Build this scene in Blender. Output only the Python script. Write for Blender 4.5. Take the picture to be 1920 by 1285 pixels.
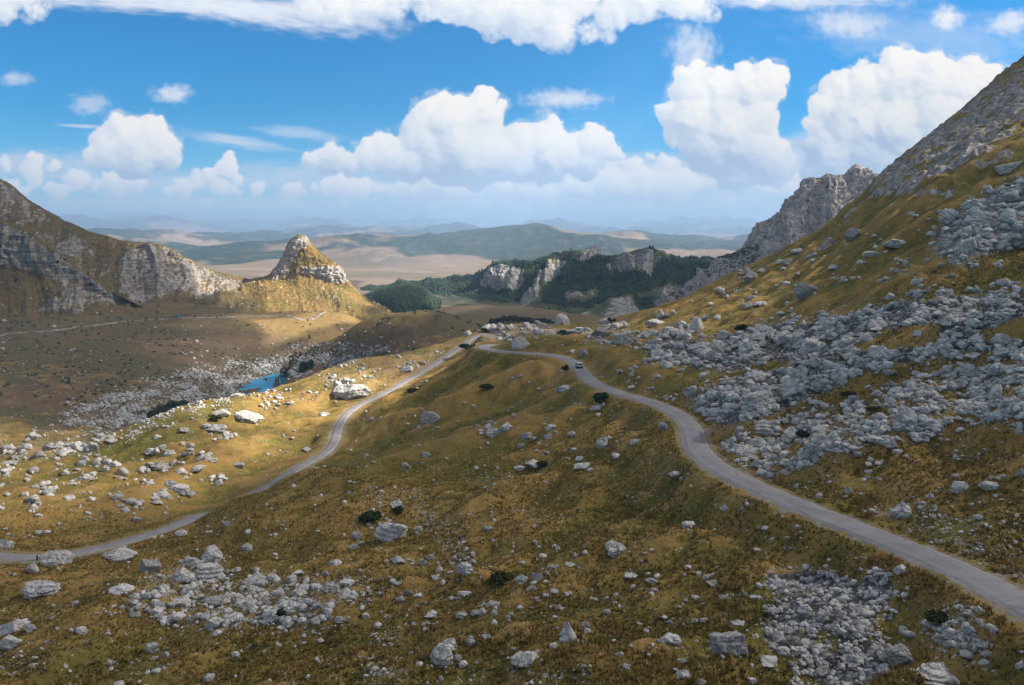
import bpy, math, random, time
import numpy as np
from math import radians as R
T0 = time.time()
for o in list(bpy.data.objects): bpy.data.objects.remove(o)
SC = bpy.context.scene
COL = SC.collection
# ------------------------------------------------------------------ camera
PITCH = R(8.5); FPX = 1450.0
cam_data = bpy.data.cameras.new("camera"); cam = bpy.data.objects.new("camera", cam_data); COL.objects.link(cam)
cam_data.sensor_width = 36.0; cam_data.lens = 36.0 * FPX / 1920.0
cam_data.clip_start = 0.5; cam_data.clip_end = 200000
cam.location = (0, 0, 0); cam.rotation_euler = (R(90) - PITCH, 0, 0)
SC.camera = cam
# ------------------------------------------------------------------ light
SUN_EL = R(38); SUN_AZ = R(78)        # azimuth clockwise from the view direction (+Y)
SUND = np.array([math.sin(SUN_AZ)*math.cos(SUN_EL), math.cos(SUN_AZ)*math.cos(SUN_EL), math.sin(SUN_EL)])
sl = bpy.data.lights.new("sun", 'SUN'); sl.energy = 5.0; sl.angle = R(0.53); sl.color = (1.0, 0.90, 0.76)
so = bpy.data.objects.new("sun", sl); COL.objects.link(so)
so.rotation_euler = (R(90) - SUN_EL, 0, -SUN_AZ + R(180)); so.location = (300, 0, 500)
import mathutils
so.rotation_euler = mathutils.Vector((-SUND[0], -SUND[1], -SUND[2])).to_track_quat('-Z', 'Y').to_euler()
SC.view_settings.view_transform = 'Standard'; SC.view_settings.look = 'None'
SC.view_settings.exposure = 1.3; SC.view_settings.gamma = 1.0
SC.render.engine = 'CYCLES'
SC.cycles.max_bounces = 5; SC.cycles.diffuse_bounces = 2; SC.cycles.glossy_bounces = 2; SC.cycles.volume_bounces = 0
SC.cycles.transparent_max_bounces = 12
SC.cycles.use_denoising = True
try: SC.cycles.denoiser = 'OPENIMAGEDENOISE'
except Exception: pass

# ------------------------------------------------------------------ projection helpers (photo pixel -> world place at a real distance)
CT, ST = math.cos(PITCH), math.sin(PITCH)
def ray(px, py):
    px = np.asarray(px, float); py = np.asarray(py, float)
    a = (px - 960) / FPX; b = (642.5 - py) / FPX
    return a, CT + b*ST, -ST + b*CT
def WY(px, py, Y):
    a, y, z = ray(px, py); s = np.asarray(Y, float) / y
    return np.stack([a*s, y*s, z*s], -1)
def WZ(px, py, Z):
    a, y, z = ray(px, py); s = np.asarray(Z, float) / z
    return np.stack([a*s, y*s, z*s], -1)
def proj(P):
    X, Y, Z = P[..., 0], P[..., 1], P[..., 2]
    zc = Y*CT - Z*ST; yc = Y*ST + Z*CT
    zc = np.maximum(zc, 1e-3)
    return 960 + FPX*X/zc, 642.5 - FPX*yc/zc, zc

# ------------------------------------------------------------------ noise
_rs = np.random.RandomState(7)
_perm = np.concatenate([_rs.permutation(256)]*3).astype(np.int32)
_ang = _rs.rand(256)*2*np.pi
_gx = np.cos(_ang).astype(np.float32); _gy = np.sin(_ang).astype(np.float32)
def pn2(x, y, seed=0):
    x = np.asarray(x, np.float64) + seed*17.31; y = np.asarray(y, np.float64) - seed*9.77
    xi = np.floor(x); yi = np.floor(y)
    xf = (x - xi).astype(np.float32); yf = (y - yi).astype(np.float32)
    xi = xi.astype(np.int64) & 255; yi = yi.astype(np.int64) & 255
    u = xf*xf*xf*(xf*(xf*6-15)+10); v = yf*yf*yf*(yf*(yf*6-15)+10)
    def g(ix, iy, dx, dy):
        h = _perm[_perm[ix & 255] + (iy & 255)]
        return _gx[h]*dx + _gy[h]*dy
    n00 = g(xi, yi, xf, yf); n10 = g(xi+1, yi, xf-1, yf)
    n01 = g(xi, yi+1, xf, yf-1); n11 = g(xi+1, yi+1, xf-1, yf-1)
    a = n00 + u*(n10-n00); b = n01 + u*(n11-n01)
    return (a + v*(b-a))*1.4
def fbm(x, y, oct=4, seed=0, gain=.5, lac=2.03):
    s = 0; a = 1; t = 0
    for i in range(oct):
        s = s + a*pn2(x, y, seed+i*3); t += a; a *= gain; x = x*lac; y = y*lac
    return s/t
def ridged(x, y, oct=4, seed=0, gain=.5):
    s = 0; a = 1; t = 0
    for i in range(oct):
        s = s + a*(1-np.abs(pn2(x, y, seed+i*3))*2); t += a; a *= gain; x = x*2.07; y = y*2.07
    return s/t
_g3 = _rs.randn(256, 3); _g3 /= np.linalg.norm(_g3, axis=1)[:, None]; _g3 = _g3.astype(np.float32)
def pn3(P, seed=0):
    P = P + np.array([seed*13.7, seed*7.1, -seed*3.3])
    I = np.floor(P); F = (P - I).astype(np.float32); I = I.astype(np.int64) & 255
    W = F*F*F*(F*(F*6-15)+10)
    out = 0
    for cx in (0, 1):
        for cy in (0, 1):
            for cz in (0, 1):
                h = _perm[_perm[_perm[(I[..., 0]+cx) & 255] + ((I[..., 1]+cy) & 255)] + ((I[..., 2]+cz) & 255)]
                d = (_g3[h]*(F - np.array([cx, cy, cz], np.float32))).sum(-1)
                w = (W[..., 0] if cx else 1-W[..., 0])*(W[..., 1] if cy else 1-W[..., 1])*(W[..., 2] if cz else 1-W[..., 2])
                out = out + w*d
    return out*1.4
def sstep(a, b, x):
    t = np.clip((x-a)/(b-a), 0, 1); return t*t*(3-2*t)
def poly_mask(px, py, poly, feather=0):
    """inside test (even-odd) of points against an outline"""
    inside = np.zeros(px.shape, bool); n = len(poly)
    for i in range(n):
        x1, y1 = poly[i]; x2, y2 = poly[(i+1) % n]
        if y1 == y2: continue
        c = ((y1 > py) != (y2 > py)) & (px < (x2-x1)*(py-y1)/(y2-y1)+x1)
        inside ^= c
    return inside
def poly_soft(px, py, poly, f):
    """1 inside, falling to 0 over f pixels outside the outline (and .5 at the edge)"""
    ins = poly_mask(px, py, poly)
    d = np.full(px.shape, 1e9)
    n = len(poly)
    for i in range(n):
        x1, y1 = poly[i]; x2, y2 = poly[(i+1) % n]
        dx, dy = x2-x1, y2-y1; L = dx*dx+dy*dy+1e-9
        t = np.clip(((px-x1)*dx+(py-y1)*dy)/L, 0, 1)
        d = np.minimum(d, (px-x1-t*dx)**2+(py-y1-t*dy)**2)
    d = np.sqrt(d); d = np.where(ins, d, -d)
    return sstep(-f, f, d)

# ------------------------------------------------------------------ mesh helpers
def mesh_np(name, V, F, mat=None, smooth=False, attrs=None, mats=None, fmat=None):
    """V (n,3), F (m,k) with k=3 or 4 -> object"""
    me = bpy.data.meshes.new(name)
    V = np.ascontiguousarray(V, np.float32); F = np.ascontiguousarray(F, np.int32)
    me.vertices.add(len(V)); me.vertices.foreach_set('co', V.ravel())
    k = F.shape[1]
    me.loops.add(F.size); me.loops.foreach_set('vertex_index', F.ravel())
    me.polygons.add(len(F)); me.polygons.foreach_set('loop_start', np.arange(0, F.size, k, dtype=np.int32))
    try: me.polygons.foreach_set('loop_total', np.full(len(F), k, np.int32))
    except Exception: pass
    if smooth: me.polygons.foreach_set('use_smooth', np.ones(len(F), bool))
    if mats:
        for m in mats: me.materials.append(m)
        if fmat is not None: me.polygons.foreach_set('material_index', np.asarray(fmat, np.int32))
    elif mat: me.materials.append(mat)
    if attrs:
        for an, av in attrs.items():
            if av.ndim == 1:
                a = me.attributes.new(an, 'FLOAT', 'POINT'); a.data.foreach_set('value', av.astype(np.float32))
            else:
                a = me.attributes.new(an, 'FLOAT_VECTOR', 'POINT'); a.data.foreach_set('vector', np.ascontiguousarray(av, np.float32).ravel())
    me.update(calc_edges=True)
    o = bpy.data.objects.new(name, me); COL.objects.link(o)
    return o
def grid_faces(nr, nc):
    i = np.arange(nr*nc, dtype=np.int32).reshape(nr, nc)
    return np.stack([i[:-1, :-1].ravel(), i[:-1, 1:].ravel(), i[1:, 1:].ravel(), i[1:, :-1].ravel()], -1)
def structure(o, label=None):
    o['kind'] = 'structure'
    if label: o['label'] = label
    return o
def tag(o, label, cat, group=None, kind=None):
    o['label'] = label; o['category'] = cat
    if group: o['group'] = group
    if kind: o['kind'] = kind
    return o

# ------------------------------------------------------------------ node helpers
class N:
    def __init__(s, mat): s.t = mat.node_tree; s.n = s.t.nodes; s.l = s.t.links
    def new(s, ty, **kw):
        nd = s.n.new(ty)
        for k, v in kw.items():
            if k.startswith('i_'):
                nd.inputs[int(k[2:]) if k[2:].isdigit() else k[2:].replace('_', ' ')].default_value = v
            else: setattr(nd, k, v)
        return nd
    def link(s, a, b): s.l.new(a, b)
    def put(s, nd, idx, v):
        if isinstance(v, bpy.types.NodeSocket): s.l.new(v, nd.inputs[idx])
        elif v is not None:
            nd.inputs[idx].default_value = v
    def math(s, op, a, b=None, c=None, clamp=False):
        nd = s.n.new('ShaderNodeMath'); nd.operation = op; nd.use_clamp = clamp
        s.put(nd, 0, a); s.put(nd, 1, b); s.put(nd, 2, c); return nd.outputs[0]
    def noise(s, vec, scale, detail=3, rough=.55, dist=0):
        nd = s.n.new('ShaderNodeTexNoise'); s.put(nd, 0, vec); nd.inputs['Scale'].default_value = scale
        nd.inputs['Detail'].default_value = detail; nd.inputs['Roughness'].default_value = rough; nd.inputs['Distortion'].default_value = dist
        return nd.outputs[0]
    def voro(s, vec, scale, feature='F1', rand=1):
        nd = s.n.new('ShaderNodeTexVoronoi'); nd.feature = feature; s.put(nd, 0, vec)
        nd.inputs['Scale'].default_value = scale; nd.inputs['Randomness'].default_value = rand
        return nd
    def ramp(s, v, a, b, lo=0., hi=1.):
        nd = s.n.new('ShaderNodeMapRange'); nd.interpolation_type = 'SMOOTHSTEP'
        s.put(nd, 0, v); nd.inputs[1].default_value = a; nd.inputs[2].default_value = b
        nd.inputs[3].default_value = lo; nd.inputs[4].default_value = hi; return nd.outputs[0]
    def mix(s, f, a, b, mode='MIX'):
        nd = s.n.new('ShaderNodeMix'); nd.data_type = 'RGBA'; nd.blend_type = mode
        s.put(nd, 0, f)
        for idx, v in ((6, a), (7, b)):
            if isinstance(v, tuple) and len(v) == 3: v = (*v, 1)
            s.put(nd, idx, v)
        return nd.outputs[2]
    def attr(s, name):
        nd = s.n.new('ShaderNodeAttribute'); nd.attribute_name = name; return nd
    def sep(s, v):
        nd = s.n.new('ShaderNodeSeparateXYZ'); s.put(nd, 0, v); return nd.outputs
    def scalev(s, v, sc):
        nd = s.n.new('ShaderNodeMapping'); s.put(nd, 0, v); nd.inputs['Scale'].default_value = sc; return nd.outputs[0]
    def bump(s, h, strength, dist, normal=None):
        nd = s.n.new('ShaderNodeBump'); s.put(nd, 'Height', h); nd.inputs['Strength'].default_value = strength
        nd.inputs['Distance'].default_value = dist
        if normal is not None: s.put(nd, 'Normal', normal)
        return nd.outputs[0]
def new_mat(name, rough=.95, spec=.15):
    m = bpy.data.materials.new(name); m.use_nodes = True
    k = N(m); b = k.n['Principled BSDF']; b.inputs['Roughness'].default_value = rough
    b.inputs['Specular IOR Level'].default_value = spec
    return m, k, b
def flat_mat(name, col, rough=.5, metal=0, spec=.5, emit=None):
    m, k, b = new_mat(name, rough, spec)
    pos = k.new('ShaderNodeTexCoord').outputs['Object']
    n = k.noise(pos, 3.0, 3)
    c = k.mix(k.ramp(n, .3, .7), tuple(x*.88 for x in col), tuple(min(1, x*1.08) for x in col))
    k.link(c, b.inputs['Base Color']); b.inputs['Metallic'].default_value = metal
    return m
# ------------------------------------------------------------------ roads (centre lines)
ROAD_R = [(2060,1215,-26),(1990,1175,-26.4),(1920,1133,-27),(1850,1096,-27.6),(1780,1062,-28.3),(1700,1028,-29),(1620,997,-29.8),(1540,965,-30.5),(1460,933,-31.3),
 (1400,905,-32),(1350,880,-32.5),(1318,855,-33),(1302,832,-33.8),(1297,808,-34.5),(1283,788,-35.3),(1255,768,-36),(1210,751,-37),(1160,737,-38),
 (1120,722,-38.8),(1098,705,-39.8),(1083,688,-41),(1070,676,-41.4),(1040,667,-41.8),(1000,663,-42.2),(960,660.5,-42.6),(930,658,-43),(909,653.5,-43.6),
 (906,649.5,-44.2),(924,646.5,-45)]
ROAD_L = [(-160,1030,-59),(-80,1038,-59.5),(0,1044,-60),(70,1046,-60.6),(130,1039,-61.2),(200,1025,-62),(260,1009,-62.7),(320,990,-63.4),(370,969,-64),(435,951,-66.4),
 (500,915,-66.5),(540,890,-66.5),(580,866,-67),(612,848,-67),(628,826,-67),(635,800,-67),(652,775,-66),(682,755,-65),(720,738,-64),
 (760,715,-62),(800,692,-60),(838,668,-57.5),(866,649,-55),(884,636,-53.6),(905,626,-52.6)]
ROAD_P = [(905,626,-52.6),(930,634,-50.6),(955,632,-49.6),(985,627,-50.2),(1010,624,-50.8),(1040,624,-51),(1075,625,-50.6),(1100,630,-49)]
def catmull(P, n=14):
    P = np.asarray(P, float); Q = np.vstack([2*P[0]-P[1], P, 2*P[-1]-P[-2]]); out = []
    for i in range(len(P)-1):
        p0, p1, p2, p3 = Q[i:i+4]
        for t in np.linspace(0, 1, n, endpoint=False):
            out.append(.5*((2*p1)+(-p0+p2)*t+(2*p0-5*p1+4*p2-p3)*t*t+(-p0+3*p1-3*p2+p3)*t**3))
    out.append(P[-1]); return np.array(out)
def resample(C, step):
    d = np.r_[0, np.cumsum(np.linalg.norm(np.diff(C, axis=0), axis=1))]
    s = np.linspace(0, d[-1], int(d[-1]/step)+1)
    return np.stack([np.interp(s, d, C[:, k]) for k in range(3)], -1)
def smooth_line(C, it=6):
    for _ in range(it): C[1:-1] = .25*C[:-2]+.5*C[1:-1]+.25*C[2:]
    return C
roadR_ctl = np.array([WZ(*p) for p in ROAD_R]); roadL_ctl = np.array([WZ(*p) for p in ROAD_L]); roadP_ctl = np.array([WZ(*p) for p in ROAD_P])
roadR = smooth_line(resample(catmull(roadR_ctl), 1.0)); roadL = smooth_line(resample(catmull(roadL_ctl), 1.0)); roadP = smooth_line(resample(catmull(roadP_ctl), 1.0))

# ------------------------------------------------------------------ ground control points
ctl = []
def addz(*pts):
    for p in pts: ctl.append(WZ(*p))
def addy(*pts):
    for p in pts: ctl.append(WY(*p))
for C in (roadR_ctl, roadL_ctl): ctl.extend(list(C))
# below the frame and foreground
addz((-300,1500,-40),(200,1500,-38),(700,1500,-34),(1200,1500,-30),(1700,1500,-27),(2200,1500,-25))
addz((-300,1285,-46),(-100,1285,-45),(0,1285,-44),(300,1285,-41),(600,1285,-38),(960,1285,-34.5),(1300,1285,-32),(1600,1285,-31),(1920,1285,-29.5),(2150,1285,-27))
addz((-150,1150,-53),(0,1150,-51),(300,1150,-46.5),(600,1150,-43),(960,1150,-38),(1300,1150,-34.8),(1600,1150,-32),(1780,1150,-30.2))
addz((0,1080,-58),(200,1065,-57),(400,1040,-53.5),(600,1040,-49.5),(800,1040,-46),(1000,1020,-42),(1200,1000,-38.5),(1400,985,-35),(1550,1040,-32.5))
# knoll crest that hides the lower road
addz((260,1030,-59.5),(330,1003,-59.5),(370,985,-59.6),(410,958,-57.0),(443,939,-56.2),(478,930,-58.0),(540,922,-57.9),(620,917,-54),(700,922,-52))
addz((640,885,-60.5),(700,850,-58.5),(800,800,-57),(900,760,-53),(1000,730,-48),(1050,712,-45))
addz((700,895,-56),(800,900,-53),(900,880,-50),(1000,860,-47),(1100,830,-43.5),(1200,800,-39.5),(600,980,-50.5),(800,960,-49),(1000,940,-44.3),(1200,920,-39),(1290,905,-36.4))
addz((850,700,-57),(920,690,-50),(1000,685,-45.5),(860,672,-56.6))
# left of the lower road, up to the lit rim
addz((500,830,-68.5),(600,760,-66.5),(700,710,-63),(400,880,-68),(300,940,-66),(200,960,-65.5),(100,980,-64),(0,990,-63),(-150,985,-62),(-150,900,-66),(0,900,-67),(200,880,-69),(0,862,-68.5))
RIM = [(-300,842,215),(-100,838,228),(0,838,234),(100,836,240),(170,829,248),(220,812,260),(300,785,279),(400,752,298),(440,751,303),(470,744,308),(520,729,317),(560,715,325),(600,699,331),(640,680,338),(700,668,347),(790,652,360),(850,635,376),(890,622,392),
 (950,612,405),(1010,611,410),(1080,606,418),(1130,604,420),(1180,599,420)]
CREST_R = [(1200,597,410),(1250,574,405),(1300,556,400),(1350,526,400),(1400,509,402),(1450,481,405),(1500,464,412),(1550,430,420),(1600,393,430),(1650,342,440),(1700,304,448),(1740,284,452),
 (1790,240,460),(1840,188,468),(1880,165,474),(1920,125,480),(1980,78,486),(2080,0,500),(2200,-90,520)]
addy(*RIM); addy(*CREST_R)
for (px, py, Y) in RIM:
    p = WY(px, py, Y)
    for f, dz in ((1.05, -7), (1.14, -24), (1.30, -42)):
        z = max(p[2]+dz, -110 if px > 690 or px < 420 else -119); ctl.append(np.array([p[0]*f, p[1]*f, z]))
for (px, py, Y) in CREST_R:
    p = WY(px, py, Y)
    for f, dz in ((1.06, -10), (1.2, -60), (1.5, -150)):
        z = max(p[2]+dz, -125); ctl.append(np.array([p[0]*f, p[1]*f, z]))
# hillock above the hairpin and the pass behind it
addy((960,633,300),(1010,635,300),(1040,636,297),(1100,640,285),(950,645,285)); addy((960,623,358),(1050,620,378),(1120,616,386),(1000,621,366))
# right hand slope
addy((1130,690,212),(1130,650,255),(1130,625,320),(1200,700,186),(1200,650,225),(1200,620,300),(1300,750,150),(1300,700,177),(1300,650,215),(1300,600,290),(1300,570,350),
 (1400,870,106),(1400,800,127),(1400,750,143),(1400,700,163),(1400,650,190),(1400,600,235),(1400,550,310),
 (1550,900,90),(1550,800,108),(1550,700,136),(1550,600,178),(1550,520,240),(1550,460,330),
 (1700,960,80),(1700,900,87),(1700,800,100),(1700,700,118),(1700,600,142),(1700,500,180),(1700,400,240),(1700,340,330),
 (1920,1060,62),(1920,950,72),(1920,850,83),(1920,750,95),(1920,650,112),(1920,550,135),(1920,450,165),(1920,350,205),(1920,250,270),(1920,180,370),
 (2150,1060,56),(2150,850,75),(2150,650,100),(2150,450,140),(2150,250,220),(2150,60,400))
# valley beyond the rim
addz((-300,860,-106),(0,800,-108),(150,800,-113),(300,740,-116),(440,735,-119.5),(505,712,-122),(545,700,-120.5),(600,668,-117),(700,650,-114))
addz((-300,640,-88),(0,630,-92),(100,621,-93),(200,608,-93.5),(330,598,-94),(430,594,-94.5),(560,589,-96),(650,590,-99))
addz((540,735,-121),(580,716,-120),(520,752,-120.5),(605,700,-118.5),(480,760,-119))
addz((0,700,-100),(0,750,-106),(200,700,-107),(400,660,-109),(500,640,-108),(-300,740,-99))
addy((560,645,600),(600,626,625),(680,604,645),(740,590,660),(790,584,668),(850,597,678),(885,612,686),(740,636,575),(820,632,560))
for x, Z in ((700, -122), (800, -126), (900, -128), (1000,-126), (1100,-126)):
    addy(); ctl.append(np.array([(x-960)/FPX*860, 850, Z]))
for u in np.linspace(-.95, .95, 12):
    for Y, Z in ((1000, None), (1250, None), (1600, None)):
        z = -95 if u < -.33 else (-132 if Y < 1200 else -140)
        ctl.append(np.array([u*Y, Y, z]))
for u in (.1, .25, .4, .6, .9):
    ctl.append(np.array([u*700, 700, -125.]))
ctl = np.array(ctl)
def rbf_fit(P):
    c = np.stack([P[:, 0]/P[:, 1], np.log(P[:, 1])*.75], -1); q = P[:, 2]/P[:, 1]
    d = np.linalg.norm(c[:, None]-c[None], axis=-1); K = np.where(d > 0, d*d*np.log(d+1e-12), 0)
    K[np.arange(len(c)), np.arange(len(c))] += 2e-4
    A = np.c_[np.ones(len(c)), c]; M = np.block([[K, A], [A.T, np.zeros((3, 3))]])
    w = np.linalg.solve(M, np.r_[q, 0, 0, 0]); return c, w
_c, _w = rbf_fit(ctl)
def rbf_eval(u, v):
    p = np.stack([u.ravel(), v.ravel()*.75], -1); out = np.empty(len(p))
    for i in range(0, len(p), 20000):
        d = np.linalg.norm(p[i:i+20000, None]-_c[None], axis=-1)
        out[i:i+20000] = (d*d*np.log(d+1e-12)) @ _w[:-3] + _w[-3] + p[i:i+20000] @ _w[-2:]
    return out.reshape(u.shape)
CU = np.linspace(-1.0, 1.0, 201); CV = np.linspace(math.log(24), math.log(1700), 260)
_coarse = rbf_eval(*np.meshgrid(CU, CV))
RIM_P = np.array([WY(*p) for p in RIM]); RIM_U = RIM_P[:, 0]/RIM_P[:, 1]; RIM_Y = RIM_P[:, 1]
def cubic_sample(G, fi, fj):
    """Catmull-Rom sampling of a regular grid at fractional rows fi, columns fj"""
    def w(t): return [(-t+2*t*t-t**3)/2, (2-5*t*t+3*t**3)/2, (t+4*t*t-3*t**3)/2, (t**3-t*t)/2]
    fi = np.clip(fi, 1, G.shape[0]-2.001); fj = np.clip(fj, 1, G.shape[1]-2.001)
    i = np.floor(fi).astype(int); j = np.floor(fj).astype(int); wi = w(fi-i); wj = w(fj-j); s = 0
    for a in range(4):
        r = 0
        for b in range(4): r = r + wj[b]*G[i-1+a, j-1+b]
        s = s + wi[a]*r
    return s
def base_height(x, y):
    u = x/y; v = np.log(y)
    q = cubic_sample(_coarse, (v-CV[0])/(CV[1]-CV[0]), (u-CU[0])/(CU[1]-CU[0]))
    zr = q*y
    # far country: a rolling plateau ringed with hills
    amp = sstep(2600, 9000, y)
    far = -142 - 22*sstep(1500, 3500, y) - 52*sstep(4000, 9000, y)
    hills = np.clip(fbm(x/2300+3, y/3600, 5, 21, .52)*1.25+.42, 0, 1.3)
    knobs = ridged(x/620, y/1100, 5, 31)*.7
    big = sstep(7000, 19000, y)
    far = far + sstep(2900, 4900, y)*hills**1.2*(190+330*big) + knobs*(3+62*sstep(2700, 4600, y)+40*big) + 20*sstep(12000, 28000, y)
    # small wooded swellings at the edge of the plain
    k = sstep(1150, 1550, y)
    return zr*(1-k) + far*k

# raster of the distance to the roads
GX0, GX1, GY0, GY1, GS = -190., 120., 40., 420., .75
_gxs = np.arange(GX0, GX1, GS); _gys = np.arange(GY0, GY1, GS)
_GXX, _GYY = np.meshgrid(_gxs, _gys)
_rd = np.full(_GXX.shape, 1e9, np.float32); _rz = np.zeros(_GXX.shape, np.float32); _hw = np.full(_GXX.shape, 2.2, np.float32)
for C, hw in ((roadR, 2.25), (roadL, 2.2), (roadP, 3.2)):
    for p in C[::2]:
        i0 = max(int((p[1]-16-GY0)/GS), 0); i1 = min(int((p[1]+16-GY0)/GS)+1, len(_gys))
        j0 = max(int((p[0]-16-GX0)/GS), 0); j1 = min(int((p[0]+16-GX0)/GS)+1, len(_gxs))
        if i1 <= i0 or j1 <= j0: continue
        sl_ = (slice(i0, i1), slice(j0, j1))
        d = np.hypot(_GXX[sl_]-p[0], _GYY[sl_]-p[1]); m = d < _rd[sl_]
        _rd[sl_] = np.where(m, d, _rd[sl_]); _rz[sl_] = np.where(m, p[2], _rz[sl_]); _hw[sl_] = np.where(m, hw, _hw[sl_])
def bil(G, x, y):
    fi = np.clip((y-GY0)/GS, 0, len(_gys)-1.001); fj = np.clip((x-GX0)/GS, 0, len(_gxs)-1.001)
    i = fi.astype(int); j = fj.astype(int); a = fi-i; b = fj-j
    return (G[i, j]*(1-b)+G[i, j+1]*b)*(1-a)+(G[i+1, j]*(1-b)+G[i+1, j+1]*b)*a
_rdc = np.minimum(_rd, 30)
def road_info(x, y):
    ins = (x > GX0) & (x < GX1-1) & (y > GY0) & (y < GY1-1)
    d = np.where(ins, bil(_rdc, x, y), 30.); z = bil(_rz, x, y); return d, z

LAKE_PX = [(450,736),(457,722),(475,713),(497,706),(518,700),(536,694),(553,690),(566,697),(562,714),(532,726),(505,737),(480,748),(458,750)]
LAKE_Z = -120.0
LAKE = np.array([WZ(a, b, LAKE_Z) for a, b in LAKE_PX])
RIDGES = [([(1078,692),(1010,712),(950,735),(890,752),(850,776),(800,792),(740,808)], 2.4, 8.), ([(1290,870),(1200,850),(1100,842)], 1.2, 6.), ([(960,812),(925,830),(870,850),(800,868),(740,890),(690,905),(640,917),(560,918)], 2.2, 7.),
 ([(1085,905),(1030,918),(960,940),(920,960),(900,985)], 1.5, 5.), ([(1340,835),(1420,792),(1500,758),(1600,722),(1700,690),(1800,662),(1920,648),(2050,640)], 2.6, 6.), ([(0,1000),(120,985),(250,955),(350,900),(450,850)], 1.6, 7.),
 ([(1420,1040),(1250,1060),(1100,1075),(960,1120),(840,1125),(700,1150)], 1.3, 4.5), ([(480,1000),(620,985),(700,940)], 1.2, 6.), ([(100,1215),(200,1165),(330,1130)], 1.0, 4.), ([(1150,600),(1230,595),(1330,560)], 1.2, 8.), ([(560,760),(640,745),(720,700),(800,675)], 1.2, 6.),
 ([(1370,905),(1500,870),(1650,835),(1800,800),(1950,790)], 1.5, 5.), ([(400,1200),(560,1178),(700,1160)], .9, 3.5)]
def trace_base(px, py):
    a, yy, zz = ray(px, py); Y = np.exp(np.linspace(math.log(40), math.log(450), 400)); d = zz/yy*Y - base_height(a/yy*Y, Y); k = int(np.argmax(d < 0)) if (d < 0).any() else len(Y)-1
    return (a/yy*Y[k], Y[k])
RIDGE_W = [(resample(catmull(np.array([(*trace_base(*p), 0.) for p in P]), 6), 2.5)[:, :2], hh, sg) for P, hh, sg in RIDGES]
def ridge_field(x, y):
    shp = x.shape; x = x.ravel(); y = y.ravel(); out = np.zeros(x.shape); 
    for C, hh, sg in RIDGE_W:
        r_ = sg*3.2; m = np.where((x > C[:, 0].min()-r_) & (x < C[:, 0].max()+r_) & (y > C[:, 1].min()-r_) & (y < C[:, 1].max()+r_))[0]
        if not len(m): continue
        for s in range(0, len(m), 60000):
            mm = m[s:s+60000]; best = np.full(len(mm), 1e9); sgn = np.zeros(len(mm))
            for i in range(len(C)-1):
                ax, ay = C[i]; bx, by = C[i+1]; dx, dy = bx-ax, by-ay; L = dx*dx+dy*dy+1e-9; xx = x[mm]-ax; yy = y[mm]-ay
                t = np.clip((xx*dx+yy*dy)/L, 0, 1); d = np.hypot(xx-t*dx, yy-t*dy); q = d < best; best = np.where(q, d, best); sgn = np.where(q, np.sign(y[mm]-(ay+t*dy)), sgn)
            w = np.where(sgn > 0, sg*1.1, sg)
            e = sstep(0, 6, np.minimum(np.hypot(x[mm]-C[0, 0], y[mm]-C[0, 1]), np.hypot(x[mm]-C[-1, 0], y[mm]-C[-1, 1]))+2)
            out[mm] = np.maximum(out[mm], hh*np.exp(-(best/w)**2)*(.35+.65*e))
    return out.reshape(shp)
CRAG = [([(1620,372),(1650,310),(1690,270),(1730,240),(1780,195),(1830,140),(1870,120),(1910,80),(2040,-10),(2050,190),(1920,238),(1850,285),(1790,318),(1720,345),(1670,372)], .68), ([(1690,330),(1780,330),(1850,290),(1900,270),(1900,300),(1800,360),(1700,372)], .45),
 ([(1760,440),(1790,400),(1850,362),(1920,340),(2050,310),(2050,450),(1920,455),(1850,475),(1800,500),(1755,478)], .8), ([(1500,470),(1560,430),(1640,345),(1660,345),(1600,420),(1530,475)], .5)]
def crag_mask(x, y, z):
    qx, qy, _ = proj(np.stack([x, y, z], -1)); out = np.zeros(x.shape); m = (qx > 1480) & (qy < 520) & (y < 620)
    if m.any():
        w = 20*fbm(x[m]/22, y[m]/22, 3, 201)
        for P, d in CRAG: out[m] = np.maximum(out[m], poly_soft(qx[m]+w, qy[m]+w*.6, P, 10)*d)
    return out
def height(x, y, detail=True):
    z = base_height(x, y)
    near = 1-sstep(380, 900, y)
    d, rz = road_info(x, y)
    free = sstep(3.0, 12.0, d)
    # folds running down and across the slope, hummocks, tussocks
    xr = x*.80+y*.60; yr = -x*.60+y*.80
    a = near*free
    fold = ridged(xr/46, yr/19+2, 2, 5)
    rimcalm = 1-.75*np.exp(-((y/np.interp(x/y, RIM_U, RIM_Y)-1)/.06)**2)
    knollcalm = 1-.8*np.exp(-(((x+68)/40)**2+((y-160)/34)**2))
    z = z + a*rimcalm*knollcalm*(2.1*fbm(x/34, y/30, 3, 1) + 2.5*(fold-.3) + 1.9*fbm(xr/11, yr/6, 3, 9)) + 1.85*ridge_field(x, y)*free
    cg = crag_mask(x, y, z)
    z = z + cg*(4.5*ridged(x/17, y/26, 4, 203) + 2.2*ridged(x/5.2, y/8, 3, 205) - .9)
    if detail:
        near2 = (1-sstep(90, 330, y))*free
        z = z + near2*(.42*fbm(x/3.4, y/2.6, 3, 14) + .26*np.abs(pn2(x/1.05, y/.8, 15)) + .10*np.abs(pn2(x/.42, y/.40, 17))*(1-sstep(60, 160, y)))
        z = z + (1-near2)*near*.35*fbm(x/4, y/4, 2, 12)*free
    mid = sstep(380, 520, y)*(1-sstep(1000, 1500, y))
    z = z + mid*(2.6*fbm(x/60, y/50, 4, 41) + .8*fbm(x/9, y/9, 2, 43))
    # road bed
    rb = 1-sstep(2.9, 8.5, d)
    z = z*(1-rb) + (rz-.06)*rb
    return z
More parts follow.
